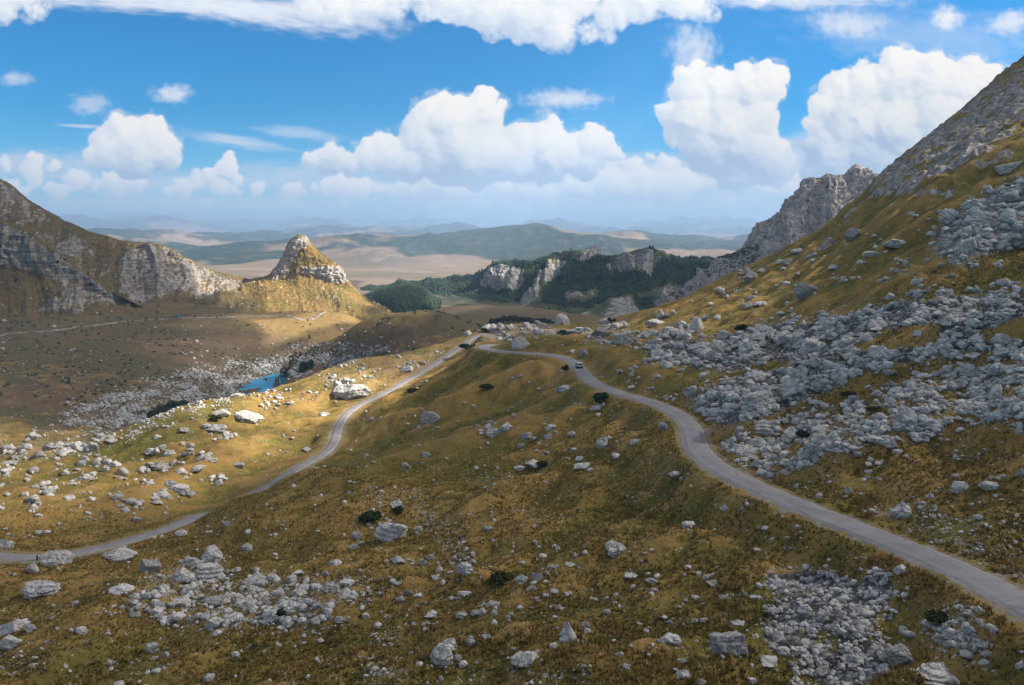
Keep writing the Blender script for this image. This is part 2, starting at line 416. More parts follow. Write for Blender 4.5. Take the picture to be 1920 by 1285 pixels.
# ------------------------------------------------------------------ sky: Nishita sky with a cumulus layer computed from blobs and noise
def sky_clouds(W=2100, H=800, U0=-1.12, U1=1.12, V0=-.06, V1=.60):
    u = np.linspace(U0, U1, W); w = np.linspace(V0, V1, H)
    U, V = np.meshgrid(u, w)
    PX, PY, _ = proj(np.stack([U, np.ones_like(U), V], -1))
    PX = PX.astype(np.float32); PY = PY.astype(np.float32)
    wx = 17*fbm(PX/50, PY/50, 3, 51, .5) + 9*fbm(PX/17, PY/17, 3, 55, .6); wy = 14*fbm(PX/50, PY/50, 3, 53, .5) + 9*fbm(PX/17, PY/17, 3, 56, .6)
    QX = PX+wx; QY = PY+wy
    med = fbm(PX/40, PY/34, 5, 62, .55); fine = fbm(PX/9, PY/9, 4, 61, .6)
    med2 = fbm(PX/85+PY/200, PY/60, 4, 67, .6); clump = fbm(PX/60, PY/26, 4, 68, .6)
    def billow(s, seed): return 1-2*np.abs(pn2((QX+5*fine)/s, (QY+5*fine)/(s*.9), seed))
    bil = .55*billow(34, 63) + .30*billow(16, 64) + .18*billow(8, 65)
    def blur(a, r):
        for ax in (0, 1):
            for _ in range(2):
                c = np.cumsum(np.concatenate([np.repeat(a.take([0], ax), r+1, ax), a, np.repeat(a.take([-1], ax), r, ax)], ax), axis=ax, dtype=np.float64)
                n = a.shape[ax]; a = ((c.take(range(2*r+1, 2*r+1+n), ax) - c.take(range(0, n), ax))/(2*r+1)).astype(np.float32)
        return a
    col = np.zeros(PX.shape+(3,), np.float32); alpha = np.zeros(PX.shape, np.float32)
    def over(c, a):
        nonlocal col, alpha
        a = a[..., None]; col = col*(1-a) + c*a; alpha = alpha*(1-a[..., 0]) + a[..., 0]
    def wisp(cx, cy, rx, ry, ang, dens, seed, fx=30, fy=14, c=(.80, .86, .97)):
        ca, sa = math.cos(ang), math.sin(ang)
        x = (PX-cx)*ca+(PY-cy)*sa; y = -(PX-cx)*sa+(PY-cy)*ca
        m = np.exp(-(x/rx)**2-(y/ry)**2); n = fbm(x/fx, y/fy, 5, seed, .62)*.5+.5
        over(np.array(c), sstep(.46, 1.0, m*.72+n*.62-.08)*sstep(.05, .4, m)*dens)
    def bank(blobs, hgt, sharp, dens, y0, y1, gloom, seed, kids=6, ragged=0.):
        """lumps of cloud: blobs give the mass, billows the surface, light falls off downwards and away from the sun"""
        r0 = np.random.RandomState(seed); B = []
        for (x, y, r) in blobs:
            B.append((x, y, r))
            for i in range(kids):
                a = r0.uniform(-3.0, -.1) if r0.rand() < .75 else r0.uniform(0, 6.28); rr = r*r0.uniform(.30, .55)
                B.append((x+math.cos(a)*r*.78, y+math.sin(a)*r*.78, rr))
        h = np.zeros(PX.shape, np.float32)
        for (x, y, r) in B:
            a, yy, zz = ray(x, y); cu, cv = a/yy, zz/yy; e = r*1.5/FPX+.03
            j0 = max(int((cu-e-U0)/(U1-U0)*(W-1)), 0); j1 = min(int((cu+e-U0)/(U1-U0)*(W-1))+2, W)
            i0 = max(int((cv-e-V0)/(V1-V0)*(H-1)), 0); i1 = min(int((cv+e-V0)/(V1-V0)*(H-1))+2, H)
            if i1 <= i0 or j1 <= j0: continue
            s = (slice(i0, i1), slice(j0, j1)); q = 1-((QX[s]-x)**2+(QY[s]-y)**2)/(r*r)
            h[s] = np.maximum(h[s], np.where(q > 0, r*np.sqrt(np.maximum(q, 0)), 0))
        hb = blur(h, 2)
        f = hb/hgt + .34*bil*sstep(0, .4, hb/hgt) + (.28+.16*ragged)*fine + (.22+.3*ragged)*med*sstep(0, .3, hb/hgt) + ragged*.5*clump
        a = sstep(.14, .14+sharp, f)*sstep(.0, .30, hb/hgt)*dens
        s_ = blur((hb + .24*hgt*bil*(.7+1.0*med)).astype(np.float32), 2)
        gy, gx = np.gradient(s_); n = np.stack([-gx, -gy, np.full_like(gx, 1.15)], -1); n /= np.linalg.norm(n, axis=-1)[..., None]
        lam = np.clip((n*np.array([.45, .60, .66])).sum(-1), 0, 1)
        big = blur(hb, 14); occ = np.zeros(h.shape, np.float32)
        for st, wt in ((10, .5), (22, .45), (42, .4)): occ += wt*np.clip((np.roll(np.roll(big, -st, 0), -st//3, 1)-big*.6)/st, 0, 1)
        bot = sstep(y0, y1, PY + 22*med)
        b = np.clip(.50 + .52*lam + .09*fine + .10*bil + .46*med2 - gloom*bot*.50 - .20*gloom*blur(occ, 8), 0, 1)
        b = b*.75 + .25*blur(b.astype(np.float32), 6)
        shade = np.array([.44, .57, .78]); mid = np.array([.78, .85, .94]); white = np.array([1.04, 1.02, 1.0])
        c = np.where(b[..., None] < .5, shade+(mid-shade)*(b[..., None]*2), mid+(white-mid)*(b[..., None]*2-1))
        over(c, a)
    rs = np.random.RandomState(4)
    def bank2(blobs, hgt, sharp, dens, y0, y1, gloom, seed):
        bank([(x, y, r*1.10+3) for x, y, r in blobs], hgt, 1.3, .55, y0, y1, gloom, seed+50, 5, 1.0); bank(blobs, hgt, sharp, dens, y0, y1, gloom, seed, 7, .18)
    # high thin cloud
    wisp(330, 8, 420, 22, .03, .85, 71, 60, 10, (.86, .90, .98)); wisp(470, 22, 250, 34, .16, .9, 72, 60, 12, (.84, .89, .98)); wisp(640, 20, 160, 46, .2, .85, 171, 40, 20, (.78, .83, .93))
    wisp(440, 265, 130, 14, .16, .7, 73, 60, 8); wisp(152, 237, 60, 5, .05, .7, 74, 40, 5); wisp(560, 250, 100, 16, .1, .5, 75, 50, 10)
    wisp(1055, 186, 95, 24, 0, .85, 76, 16, 12); wisp(322, 176, 46, 22, 0, .9, 77, 18, 14); wisp(168, 196, 48, 26, 0, .6, 78, 16, 12)
    wisp(1590, 45, 90, 34, .1, .8, 79, 22, 18); wisp(1776, 34, 36, 30, 0, 1., 80, 18, 16, (.92, .94, 1.)); wisp(1895, 42, 56, 28, -.2, .85, 81, 22, 16, (.92, .94, 1.))
    wisp(1300, 90, 60, 56, .4, .75, 82, 16, 20); wisp(1500, 0, 260, 22, 0, .8, 83, 40, 14); wisp(30, 148, 40, 18, 0, .6, 84, 20, 12); wisp(1750, 70, 320, 70, .1, .35, 91, 60, 24)
    # grey blue cloud masses far off, low down
    g = (.66, .75, .91)
    for i, (cx, cy, rx, ry, d) in enumerate([(60,312,200,38,.9),(250,345,240,34,.85),(560,335,260,40,.75),(1180,312,170,34,.95),(1000,372,700,34,.85),(300,385,520,26,.8),(1450,340,360,64,.98),(1500,290,120,50,.9),(1700,360,260,50,.95),(820,350,260,30,.8),(1350,395,500,22,.7),(-250,330,260,60,.9)]):
        wisp(cx, cy, rx, ry, 0, d, 185+i, 46, 15, g)
    far = [(x+rs.uniform(-14, 14), 392+rs.uniform(-16, 8), rs.uniform(6, 13)) for x in range(-300, 2000, 38)]
    bank(far, 9, 1.1, .5, 385, 408, .7, 31, 4, .9)
    low = [(x+rs.uniform(-12, 12), 348+rs.uniform(-16, 18), rs.uniform(16, 30)) for x in range(985, 1740, 20)] + [(x+rs.uniform(-12, 12), 352+rs.uniform(-8, 10), rs.uniform(12, 21)) for x in range(590, 990, 24)]
    low += [(x+rs.uniform(-15, 15), 352+rs.uniform(-20, 14), rs.uniform(12, 24)) for x in range(-400, 440, 25)] + [(x, 300+rs.uniform(-8, 14), rs.uniform(12, 22)) for x in (10, 60, 100, 1185, 1215, 1250, 1150)]
    bank(low, 15, .8, .92, 335, 390, .70, 32, 7, .45)
    bank([(424,316,20),(428,300,13),(398,332,15),(452,332,12),(442,357,13),(480,357,14),(545,360,20),(537,384,11),(560,378,10),(640,348,20),(672,350,18),(612,347,13)], 13, .6, 1., 335, 392, .55, 33, 6, .3)
    bank2([(846,238,60),(902,215,40),(815,218,40),(795,265,48),(870,285,66),(930,290,52),(975,270,42),(1020,268,42),(1062,290,38),(1108,278,38),(1095,302,36),(1030,305,40),(1146,284,22),(722,288,36),(692,292,28),(618,300,28),(590,305,22),(748,305,34),(775,308,40),(655,310,24),(975,308,38),(850,310,44),(900,308,44),(820,298,46)], 34, .34, 1., 262, 345, .95, 34)
    bank2([(240,270,46),(202,284,36),(282,262,36),(306,282,30),(180,294,22),(255,298,36),(226,246,24),(320,302,18)], 26, .34, 1., 272, 332, .95, 35)
    bank2([(1300,168,44),(1350,175,46),(1400,170,42),(1440,160,40),(1450,178,22),(1260,216,30),(1300,225,52),(1360,235,56),(1410,228,44),(1455,285,30),(1330,280,46),(1400,285,52),(1440,305,42),(1470,315,30),(1380,325,40)], 36, .34, 1., 205, 335, .9, 36)
    bank2([(1552,200,34),(1536,240,28),(1580,172,36),(1622,172,46),(1680,150,54),(1690,120,30),(1740,150,52),(1800,162,48),(1850,165,42),(1600,240,60),(1680,240,64),(1760,230,64),(1560,288,50),(1640,300,54),(1720,300,54),(1830,230,60),(1920,210,70),(1530,330,30),(1580,345,36),(1680,350,36)], 38, .34, 1., 185, 335, .9, 37)
    bank([(28,-4,40),(64,18,28),(0,0,48),(620,-4,46),(640,34,22),(585,4,40),(690,-8,44),(745,-12,34),(850,-14,64),(918,10,58),(975,30,56),(1035,42,52),(1062,78,24),(1105,60,28),(1150,22,42),(1200,-2,52),(1280,-14,54),(1310,12,34),(1340,32,20),(1140,66,20),(1420,-16,34),(1500,-10,30),(800,0,40),(1080,0,44),(1050,-6,50),(1170,-14,40),(740,0,40)], 36, 1.0, .95, -20, 150, .55, 38, 6, .5)
    bank([(x, 180+rs.uniform(-80, 120), rs.uniform(30, 60)) for x in range(2000, 2700, 55)] + [(x, 200+rs.uniform(-60, 100), rs.uniform(25, 50)) for x in range(-700, -80, 60)], 32, .6, 1., 200, 330, .9, 39)
    hz = np.exp(-np.maximum(V, 0)/.042)*.72; hc = np.array([.62, .735, .905]); over(hc, np.where(V < 0, .80, hz))
    e = sstep(U0, U0+.2, U)*sstep(-U1, -U1+.2, -U)*(1-sstep(V1-.15, V1, V))
    return (col*e[..., None]).astype(np.float32), (alpha*e).astype(np.float32), (U0, U1, V0, V1)
world = bpy.data.worlds.new("World"); SC.world = world; world.use_nodes = True
wk = N(world); bg = wk.n['Background']
sky = wk.new('ShaderNodeTexSky'); sky.sky_type = 'NISHITA'; sky.sun_disc = False
sky.sun_elevation = SUN_EL; sky.sun_rotation = SUN_AZ; sky.altitude = 1800; sky.air_density = 1.0; sky.dust_density = .6; sky.ozone_density = 2.5
SKY_STR = .052
_col, _al, (U0, U1, V0, V1) = sky_clouds()
_h, _w = _al.shape
CLOUD_GAIN = .45/SKY_STR
im = bpy.data.images.new('cloud_layer', _w, _h, alpha=True, float_buffer=True)
buf = np.dstack([_col*CLOUD_GAIN, _al]).astype(np.float32); 
im.alpha_mode = 'CHANNEL_PACKED'
try: im.colorspace_settings.name = 'Linear Rec.709'
except Exception: pass
im.pixels.foreach_set(buf.ravel()); im.update(); im.pack()
tc = wk.new('ShaderNodeTexCoord').outputs['Generated']
sx = wk.sep(tc)
ysafe = wk.math('MAXIMUM', sx[1], .05)
uu = wk.math('DIVIDE', sx[0], ysafe); vv = wk.math('DIVIDE', sx[2], ysafe)
uu = wk.math('DIVIDE', wk.math('SUBTRACT', uu, U0), U1-U0); vv = wk.math('DIVIDE', wk.math('SUBTRACT', vv, V0), V1-V0)
uu = wk.math('MINIMUM', wk.math('MAXIMUM', uu, 0.001), .999); vv = wk.math('MINIMUM', wk.math('MAXIMUM', vv, .001), .999)
cx = wk.new('ShaderNodeCombineXYZ'); wk.link(uu, cx.inputs[0]); wk.link(vv, cx.inputs[1])
ti = wk.new('ShaderNodeTexImage'); ti.image = im; ti.extension = 'EXTEND'; ti.interpolation = 'Cubic'; wk.link(cx.outputs[0], ti.inputs[0])
fwd = wk.ramp(sx[1], .05, .25)
al = wk.math('MULTIPLY', ti.outputs['Alpha'], fwd)
# clearer, deeper blue as in the photograph
tint = wk.mix(1.0, sky.outputs[0], (.25, .89, 1.22, 1), 'MULTIPLY')
inv = wk.math('SUBTRACT', 1.0, al)
skyb = wk.new('ShaderNodeVectorMath', operation='SCALE'); wk.link(tint, skyb.inputs[0]); wk.link(inv, skyb.inputs['Scale'])
clb = wk.new('ShaderNodeVectorMath', operation='SCALE'); wk.link(ti.outputs['Color'], clb.inputs[0]); wk.link(fwd, clb.inputs['Scale'])
tot = wk.new('ShaderNodeVectorMath', operation='ADD'); wk.link(skyb.outputs[0], tot.inputs[0]); wk.link(clb.outputs[0], tot.inputs[1])
# the rest of the sky, behind and above the picture, is as cloudy as the part in view
out1 = wk.ramp(wk.math('ABSOLUTE', wk.math('DIVIDE', sx[0], ysafe)), .95, 1.2); out2 = wk.ramp(wk.math('DIVIDE', sx[2], ysafe), .48, .75); out3 = wk.ramp(sx[1], .1, .3, 1, 0)
outw = wk.math('MAXIMUM', wk.math('MAXIMUM', out1, out2), out3)
cn = wk.noise(tc, 2.6, 5, .6); cov = wk.math('MULTIPLY', wk.math('MULTIPLY', wk.ramp(cn, .40, .56), outw), wk.ramp(sx[2], -.02, .06))
ccol = wk.mix(wk.noise(tc, 5.0, 4, .6), tuple(x*CLOUD_GAIN for x in (.22, .25, .30)), tuple(x*CLOUD_GAIN for x in (.50, .49, .49)))
allsky = wk.mix(cov, tot.outputs[0], ccol)
wk.link(allsky, bg.inputs['Color']); bg.inputs['Strength'].default_value = SKY_STR
# ------------------------------------------------------------------ photo outlines of the ground cover (scree, gravel, greener grass)
SCREE = [
 ([(1200,640),(1260,610),(1330,645),(1400,618),(1500,602),(1600,584),(1700,566),(1760,553),(1920,545),(2050,540),(2050,650),(1850,655),(1700,682),(1600,704),(1520,745),(1420,788),(1350,800),(1290,765),(1330,722),(1400,700),(1300,690),(1210,672)], 1.0),
 ([(1360,835),(1450,792),(1560,768),(1680,722),(1760,702),(1830,682),(1920,662),(2050,650),(2050,780),(1920,785),(1800,795),(1700,825),(1600,850),(1500,875),(1430,905),(1375,885)], .50),
 ([(1760,440),(1790,400),(1850,360),(1920,335),(2050,310),(2050,450),(1920,455),(1850,475),(1800,500),(1755,478)], .80),
 ([(1430,1070),(1540,1070),(1600,1085),(1665,1062),(1690,1110),(1650,1180),(1665,1255),(1610,1300),(1500,1300),(1480,1230),(1420,1200),(1440,1130)], .85),
 ([(1740,1150),(1830,1135),(1860,1190),(1850,1250),(1760,1225)], .55),
 ([(240,1100),(330,1060),(400,1035),(440,1080),(560,1082),(700,1085),(735,1105),(640,1135),(590,1178),(480,1182),(400,1182),(300,1170),(235,1150)], .55),
 ([(200,800),(70,806),(150,765),(300,716),(420,686),(560,656),(650,648),(720,655),(620,690),(450,740),(300,792),(190,832)], .9),
 ([(0,832),(180,826),(182,848),(100,856),(0,866)], .5),
 ([(600,702),(830,652),(900,640),(835,676),(720,718),(640,735)], .35),
 ([(905,612),(1040,601),(1040,618),(960,640),(925,640)], .7), ([(1100,602),(1180,600),(1190,652),(1110,640)], .5),
 ([(640,922),(760,915),(860,985),(905,1080),(850,1085),(790,965),(700,938)], .38),
 ([(690,1185),(740,1180),(770,1300),(680,1300)], .42), ([(960,1262),(1100,1255),(1100,1300),(930,1300)], .4),
 ([(0,1190),(160,1225),(120,1262),(0,1285)], .12),
 ([(1640,962),(1700,985),(1920,1095),(2000,1130),(2000,960),(1820,960),(1700,930)], .22),
 ([(1640,940),(1720,1000),(1840,1070),(1980,1140),(1980,1090),(1840,1000),(1740,960)], .30),
]
HOLES = [[(1590,650),(1700,612),(1770,610),(1760,645),(1650,660)], [(1820,622),(1900,600),(2050,590),(2050,628),(1850,640)], [(1400,695),(1470,668),(1500,672),(1440,700)], [(1225,690),(1330,700),(1300,740),(1240,730)]]
GREENS = [[(60,1230),(200,1190),(320,1230),(300,1300),(40,1300)], [(620,860),(900,850),(960,920),(780,905),(640,900)], [(1370,1130),(1480,1110),(1500,1220),(1400,1260)], [(260,760),(450,735),(460,760),(250,850)]]

ucols = np.r_[np.linspace(-1.0, -.76, 45, endpoint=False), np.linspace(-.76, .76, 1250), np.linspace(.76, 1.0, 45)[1:]]
vrows = np.r_[np.linspace(math.log(27), math.log(430), 1150, endpoint=False), np.linspace(math.log(430), math.log(1700), 330, endpoint=False), np.linspace(math.log(1700), math.log(60000), 330)]
UU, VV = np.meshgrid(ucols, vrows); GYv = np.exp(VV); GXv = UU*GYv
GZv = height(GXv, GYv)
# the lake basin: below the water inside the outline, above it outside
lk = (GYv > 500) & (GYv < 720) & (GXv < -120) & (GXv > -260)
lx, ly = GXv[lk], GYv[lk]
wob = 9.0*fbm(lx/11, ly/13, 4, 66, .6)
ls = poly_soft(lx+wob, ly+wob*1.5, [(a, b) for a, b in LAKE[:, :2]], 7.0) - .85*sstep(.16, .34, fbm(lx/11+4, ly/22, 3, 67))
GZv[lk] = np.where(ls > .5, LAKE_Z - .15 - 1.6*(ls-.5), np.maximum(GZv[lk], LAKE_Z + .10 + .7*(.5-ls)))*1.0
rows_i = np.arange(len(vrows), dtype=float); cols_i = np.arange(len(ucols), dtype=float)
def hs(x, y):
    """height read off the finished ground mesh"""
    x = np.asarray(x, float); y = np.asarray(y, float)
    fi = np.clip(np.interp(np.log(np.maximum(y, 1)), vrows, rows_i), 0, len(vrows)-1.001); fj = np.clip(np.interp(x/y, ucols, cols_i), 0, len(ucols)-1.001)
    i = fi.astype(int); j = fj.astype(int); a = fi-i; b = fj-j
    return (GZv[i, j]*(1-b)+GZv[i, j+1]*b)*(1-a)+(GZv[i+1, j]*(1-b)+GZv[i+1, j+1]*b)*a
def trace(px, py, y0=27., y1=3000., n=900):
    """first place where the view ray meets the ground"""
    px = np.atleast_1d(np.asarray(px, float)); py = np.atleast_1d(np.asarray(py, float))
    a, yy, zz = ray(px, py); u = a/yy; q = zz/yy
    Ys = np.exp(np.linspace(math.log(y0), math.log(y1), n)); res = np.full(px.shape, y1)
    done = np.zeros(px.shape, bool); prev = np.full(px.shape, y0)
    for Y in Ys:
        below = (q*Y < hs(u*Y, np.full(px.shape, Y))) & ~done
        if below.any():
            lo = prev[below].copy(); hi = np.full(lo.shape, Y)
            for _ in range(8):
                m = (lo+hi)/2; b = q[below]*m < hs(u[below]*m, m); hi = np.where(b, m, hi); lo = np.where(b, lo, m)
            res[below] = hi; done |= below
        prev[:] = Y
        if done.all(): break
    return np.stack([u*res, res, q*res], -1), done

GP = np.stack([GXv, GYv, GZv], -1).reshape(-1, 3)
gpx, gpy, gzc = proj(GP)
warp = 26*fbm(GP[:, 0]/9, GP[:, 1]/9, 3, 71); 
# screen outlines become places on the ground; edges are broken up with noise
def ground_mask(poly, f=14, wamp=1.0):
    x0 = min(p[0] for p in poly)-60; x1 = max(p[0] for p in poly)+60; y0 = min(p[1] for p in poly)-60; y1 = max(p[1] for p in poly)+60
    m = (gpx > x0) & (gpx < x1) & (gpy > y0) & (gpy < y1)
    out = np.zeros(len(gpx), np.float32)
    if m.any(): out[m] = poly_soft(gpx[m]+warp[m]*wamp, gpy[m]+warp[m]*.45*wamp, poly, f)
    return out
lake_zone = (GP[:, 1] > 430)
g_rock = np.zeros(len(gpx), np.float32)
for poly, dens in SCREE:
    far_ = poly[0][0] == 200
    m = ground_mask(poly, 14)*dens
    m = np.where(lake_zone == far_, m, 0)
    g_rock = np.maximum(g_rock, m)
for poly in HOLES: g_rock *= 1-ground_mask(poly, 10)
g_green = np.zeros(len(gpx), np.float32)
for poly in GREENS: g_green = np.maximum(g_green, ground_mask(poly, 40))
g_green = np.where(GP[:, 1] < 430, g_green, 0)
rdist, _rz_ = road_info(GP[:, 0], GP[:, 1])
edge_n = fbm(GP[:, 0]/1.7, GP[:, 1]/1.7, 3, 81)
g_gravel = (1-sstep(2.0, 3.0, rdist+edge_n*2.2)).astype(np.float32)
# bare parking ground at the pass
park = ground_mask([(1000,620),(1040,617),(1110,622),(1100,632),(1030,631),(1000,630)], 6, .15)
g_gravel = np.maximum(g_gravel, np.where((GP[:, 1] > 300) & (GP[:, 1] < 430), park, 0))
pull = ground_mask([(1306,805),(1345,803),(1330,818),(1318,835),(1308,830)], 4, .15)
g_gravel = np.maximum(g_gravel, np.where(GP[:, 1] < 160, pull, 0))
far_wood = np.zeros(len(gpx), np.float32)
fy = GP[:, 1] > 1400
far_rel = sstep(-170, -60, GP[:, 2]); far_wood[fy] = sstep(.02, .12, .24*far_rel[fy] + fbm(GP[fy, 0]/900+5, GP[fy, 1]/1500, 5, 91) + .10*fbm(GP[fy, 0]/160, GP[fy, 1]/260, 3, 92) - .10*(1-sstep(2500, 6000, GP[fy, 1])))  # dark patches: woods, with the far cloud shade put into the colour
far_pale = np.zeros(len(gpx), np.float32)

def grass_nodes(k, pos, a_rock, a_green, a_gravel, a_wood_shade, far=False):
    nbig = k.noise(pos, .028, 4, .6); nmid = k.noise(pos, .16, 4, .62); nsm = k.noise(pos, 1.1, 4, .65); nt = k.noise(pos, 4.5, 3, .7)
    olive = (.130, .122, .030); ochre = (.280, .192, .058); rust = (.165, .088, .034); dark = (.034, .034, .012); straw = (.39, .285, .115)
    c = k.mix(k.ramp(nbig, .38, .62), olive, ochre)
    c = k.mix(k.ramp(nmid, .45, .72, 0, .75), c, rust)
    c = k.mix(k.ramp(nsm, .52, .74, 0, .65), c, straw)
    c = k.mix(k.ramp(k.noise(pos, .5, 4, .6, .5), .50, .68, 0, .75), c, olive)
    dr = k.noise(k.scalev(pos, (.30, .55, .3)), 1.0, 5, .7, .6); c = k.mix(k.ramp(dr, .54, .70, 0, .80), c, dark)  # dark streaks: low shrubs, and tussock shadows painted into the turf
    dk = k.noise(pos, .20, 6, .7, .8); c = k.mix(k.ramp(dk, .53, .66, 0, .50), c, (.062, .058, .020))
    ht = k.noise(pos, 1.9, 4, .75); c = k.mix(k.ramp(ht, .54, .68, 0, .8), c, dark); c = k.mix(k.ramp(ht, .46, .34, 0, .5), c, straw)
    c = k.mix(k.ramp(nt, .52, .70, 0, .75), c, dark)
    c = k.mix(k.math('MULTIPLY', k.attr('dry').outputs['Fac'], .75), c, k.mix(nsm, ochre, (.36, .215, .085)))
    c = k.mix(k.math('MULTIPLY', a_green, .7), c, k.mix(nsm, (.075, .085, .020), (.16, .145, .04)))
    return c, nsm, nt, nmid
def stone_speckle(k, pos, scale, thr):
    v = k.voro(pos, scale); r = k.math('LESS_THAN', v.outputs['Distance'], thr)
    pick = k.sep(v.outputs['Color'])[0]
    return r, pick
def ground_material():
    m, k, b = new_mat('alpine_ground', .97, .08)
    pos = k.new('ShaderNodeNewGeometry').outputs['Position']
    at = k.sep(k.attr('cover').outputs['Vector']); a_rock, a_green, a_gravel = at
    a_wood_shade = k.attr('wood').outputs['Fac']; a_far = k.attr('far').outputs['Fac']
    c, nsm, nt, nmid = grass_nodes(k, pos, a_rock, a_green, a_gravel, a_wood_shade)
    # small stones lying in the turf, thick in the scree
    stone = k.mix(k.noise(pos, 3.0, 3), (.27, .27, .285), (.52, .51, .50))
    clus = k.ramp(k.noise(pos, .22, 4, .65), .50, .68)
    for sc, base in ((1.7, .0), (4.2, .0)):
        r, pick = stone_speckle(k, pos, sc, .34)
        thr = k.math('ADD', k.math('MULTIPLY', a_rock, .80), k.math('MULTIPLY', clus, .10))
        on = k.math('MULTIPLY', r, k.math('LESS_THAN', pick, k.math('ADD', thr, .012)))
        c = k.mix(on, c, stone)
    soil = k.mix(nt, (.075, .060, .042), (.20, .17, .13))
    c2 = k.mix(k.math('MULTIPLY', k.ramp(a_rock, .45, .9), k.ramp(nmid, .3, .55)), c, soil)
    # scree: a floor of stones
    vs = k.voro(pos, 1.15); vs2 = k.voro(pos, 3.4)
    sc_col = k.mix(k.sep(vs.outputs['Color'])[0], (.22, .225, .24), (.50, .49, .48))
    sc_col = k.mix(k.ramp(vs.outputs['Distance'], .30, .62), sc_col, (.06, .058, .055))
    sc_col = k.mix(k.ramp(vs2.outputs['Distance'], .35, .7, 0, .7), sc_col, (.08, .078, .075))
    edge = k.math('ADD', a_rock, k.math('MULTIPLY', k.math('SUBTRACT', nmid, .5), 1.7))
    c3 = k.mix(k.ramp(edge, .64, .76), c2, sc_col)
    crn = k.noise(pos, .35, 5, .65); crk = k.mix(k.ramp(crn, .35, .65), (.15, .145, .15), (.40, .38, .375)); crs = k.noise(k.scalev(pos, (.5, .5, .12)), 1.0, 5, .7)
    crk = k.mix(k.ramp(crs, .52, .64, 0, .75), crk, (.07, .07, .07))
    crm = k.math('ADD', k.attr('crag').outputs['Fac'], k.math('MULTIPLY', k.math('SUBTRACT', k.noise(pos, .10, 6, .72), .5), 2.6)); c3 = k.mix(k.ramp(crm, .50, .60), c3, crk)
    grv = k.mix(nt, (.15, .135, .115), (.34, .31, .27))
    c4 = k.mix(k.math('MULTIPLY', a_gravel, k.ramp(k.noise(pos, 1.4, 3), .30, .55, .35, 1)), c3, grv)
    # far country: pale dry pasture with karst; dark woods double as cloud shade
    fn = k.noise(pos, .0016, 6, .62); fn2 = k.noise(pos, .008, 5, .65)
    farc = k.mix(k.ramp(fn, .40, .62), (.24, .180, .130), (.155, .130, .090))
    farc = k.mix(k.ramp(fn2, .52, .70, 0, .8), farc, (.33, .275, .245))
    farc = k.mix(k.math('MULTIPLY', a_wood_shade, k.ramp(k.noise(pos, .02, 4, .7), .30, .50, .45, 1)), farc, (.030, .052, .040))
    # valley beyond the rim: browner, with dark juniper spots
    valc = k.mix(k.ramp(k.noise(pos, .012, 4, .6), .40, .62), (.115, .095, .052), (.150, .102, .062))
    valc = k.mix(k.ramp(k.noise(pos, .09, 4, .65), .50, .72, 0, .8), valc, (.095, .088, .050))
    upv = k.ramp(k.sep(pos)[1], 640, 900); valc = k.mix(k.math('MULTIPLY', upv, .85), valc, k.mix(k.ramp(k.noise(pos, .018, 5, .6), .38, .62), (.135, .105, .050), (.175, .125, .055)))
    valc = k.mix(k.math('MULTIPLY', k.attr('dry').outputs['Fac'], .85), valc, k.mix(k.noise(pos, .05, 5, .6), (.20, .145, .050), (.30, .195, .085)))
    vsp = k.voro(pos, .17); valc = k.mix(k.math('MULTIPLY', k.ramp(vsp.outputs['Distance'], .16, .26, 1, 0), k.math('LESS_THAN', k.sep(vsp.outputs['Color'])[1], .22)), valc, (.022, .030, .018))
    vst = k.voro(pos, .42)
    von = k.math('MULTIPLY', k.ramp(vst.outputs['Distance'], .25, .36, 1, 0), k.math('LESS_THAN', k.sep(vst.outputs['Color'])[0], k.math('ADD', k.math('MULTIPLY', k.ramp(edge, .2, .7), .85), .03)))
    valc = k.mix(von, valc, k.mix(nsm, (.30, .30, .33), (.50, .49, .50)))
    lvl = k.ramp(a_far, .0, .5); lvl2 = k.ramp(a_far, .5, 1.)
    c5 = k.mix(lvl, c4, valc); c5 = k.mix(lvl2, c5, farc)
    k.link(c5, b.inputs['Base Color'])
    h = k.math('ADD', k.math('MULTIPLY', nt, .35), k.math('MULTIPLY', nsm, .8))
    h = k.math('ADD', h, k.math('MULTIPLY', k.ramp(vs.outputs['Distance'], .1, .6, 1, 0), k.ramp(edge, .50, .62)))
    k.link(k.bump(h, .9, .35), b.inputs['Normal'])
    return m
M_GROUND = ground_material()
g_crag = crag_mask(GP[:, 0], GP[:, 1], GP[:, 2]).astype(np.float32); _xr = GP[:, 0]*.80+GP[:, 1]*.60; _yr = -GP[:, 0]*.60+GP[:, 1]*.80
g_hum = 1.1*fbm(_xr/11, _yr/6, 3, 9) + .8*(ridged(_xr/46, _yr/19+2, 2, 5)-.3)
g_dry = np.clip(ridge_field(GXv, GYv).ravel()/1.8 + sstep(.1, .7, g_hum), 0, 1); g_green = np.maximum(g_green, np.where(GP[:, 1] < 430, .9*sstep(.05, -.45, g_hum), 0)) if False else np.maximum(g_green, np.where(GP[:, 1] < 430, .9*(1-sstep(-.55, -.05, g_hum)), 0))
g_far = .5*sstep(370, 460, GP[:, 1]) + .5*sstep(1050, 1700, GP[:, 1])
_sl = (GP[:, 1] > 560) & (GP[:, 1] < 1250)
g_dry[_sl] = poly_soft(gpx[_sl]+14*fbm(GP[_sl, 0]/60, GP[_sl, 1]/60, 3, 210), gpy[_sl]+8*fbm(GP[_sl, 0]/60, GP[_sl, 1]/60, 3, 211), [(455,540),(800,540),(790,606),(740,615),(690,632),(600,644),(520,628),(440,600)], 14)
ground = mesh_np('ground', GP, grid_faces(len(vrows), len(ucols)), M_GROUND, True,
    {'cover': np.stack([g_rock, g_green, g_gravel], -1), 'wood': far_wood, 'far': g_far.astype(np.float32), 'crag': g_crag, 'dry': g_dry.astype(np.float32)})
structure(ground)
print('ground', round(time.time()-T0, 1))

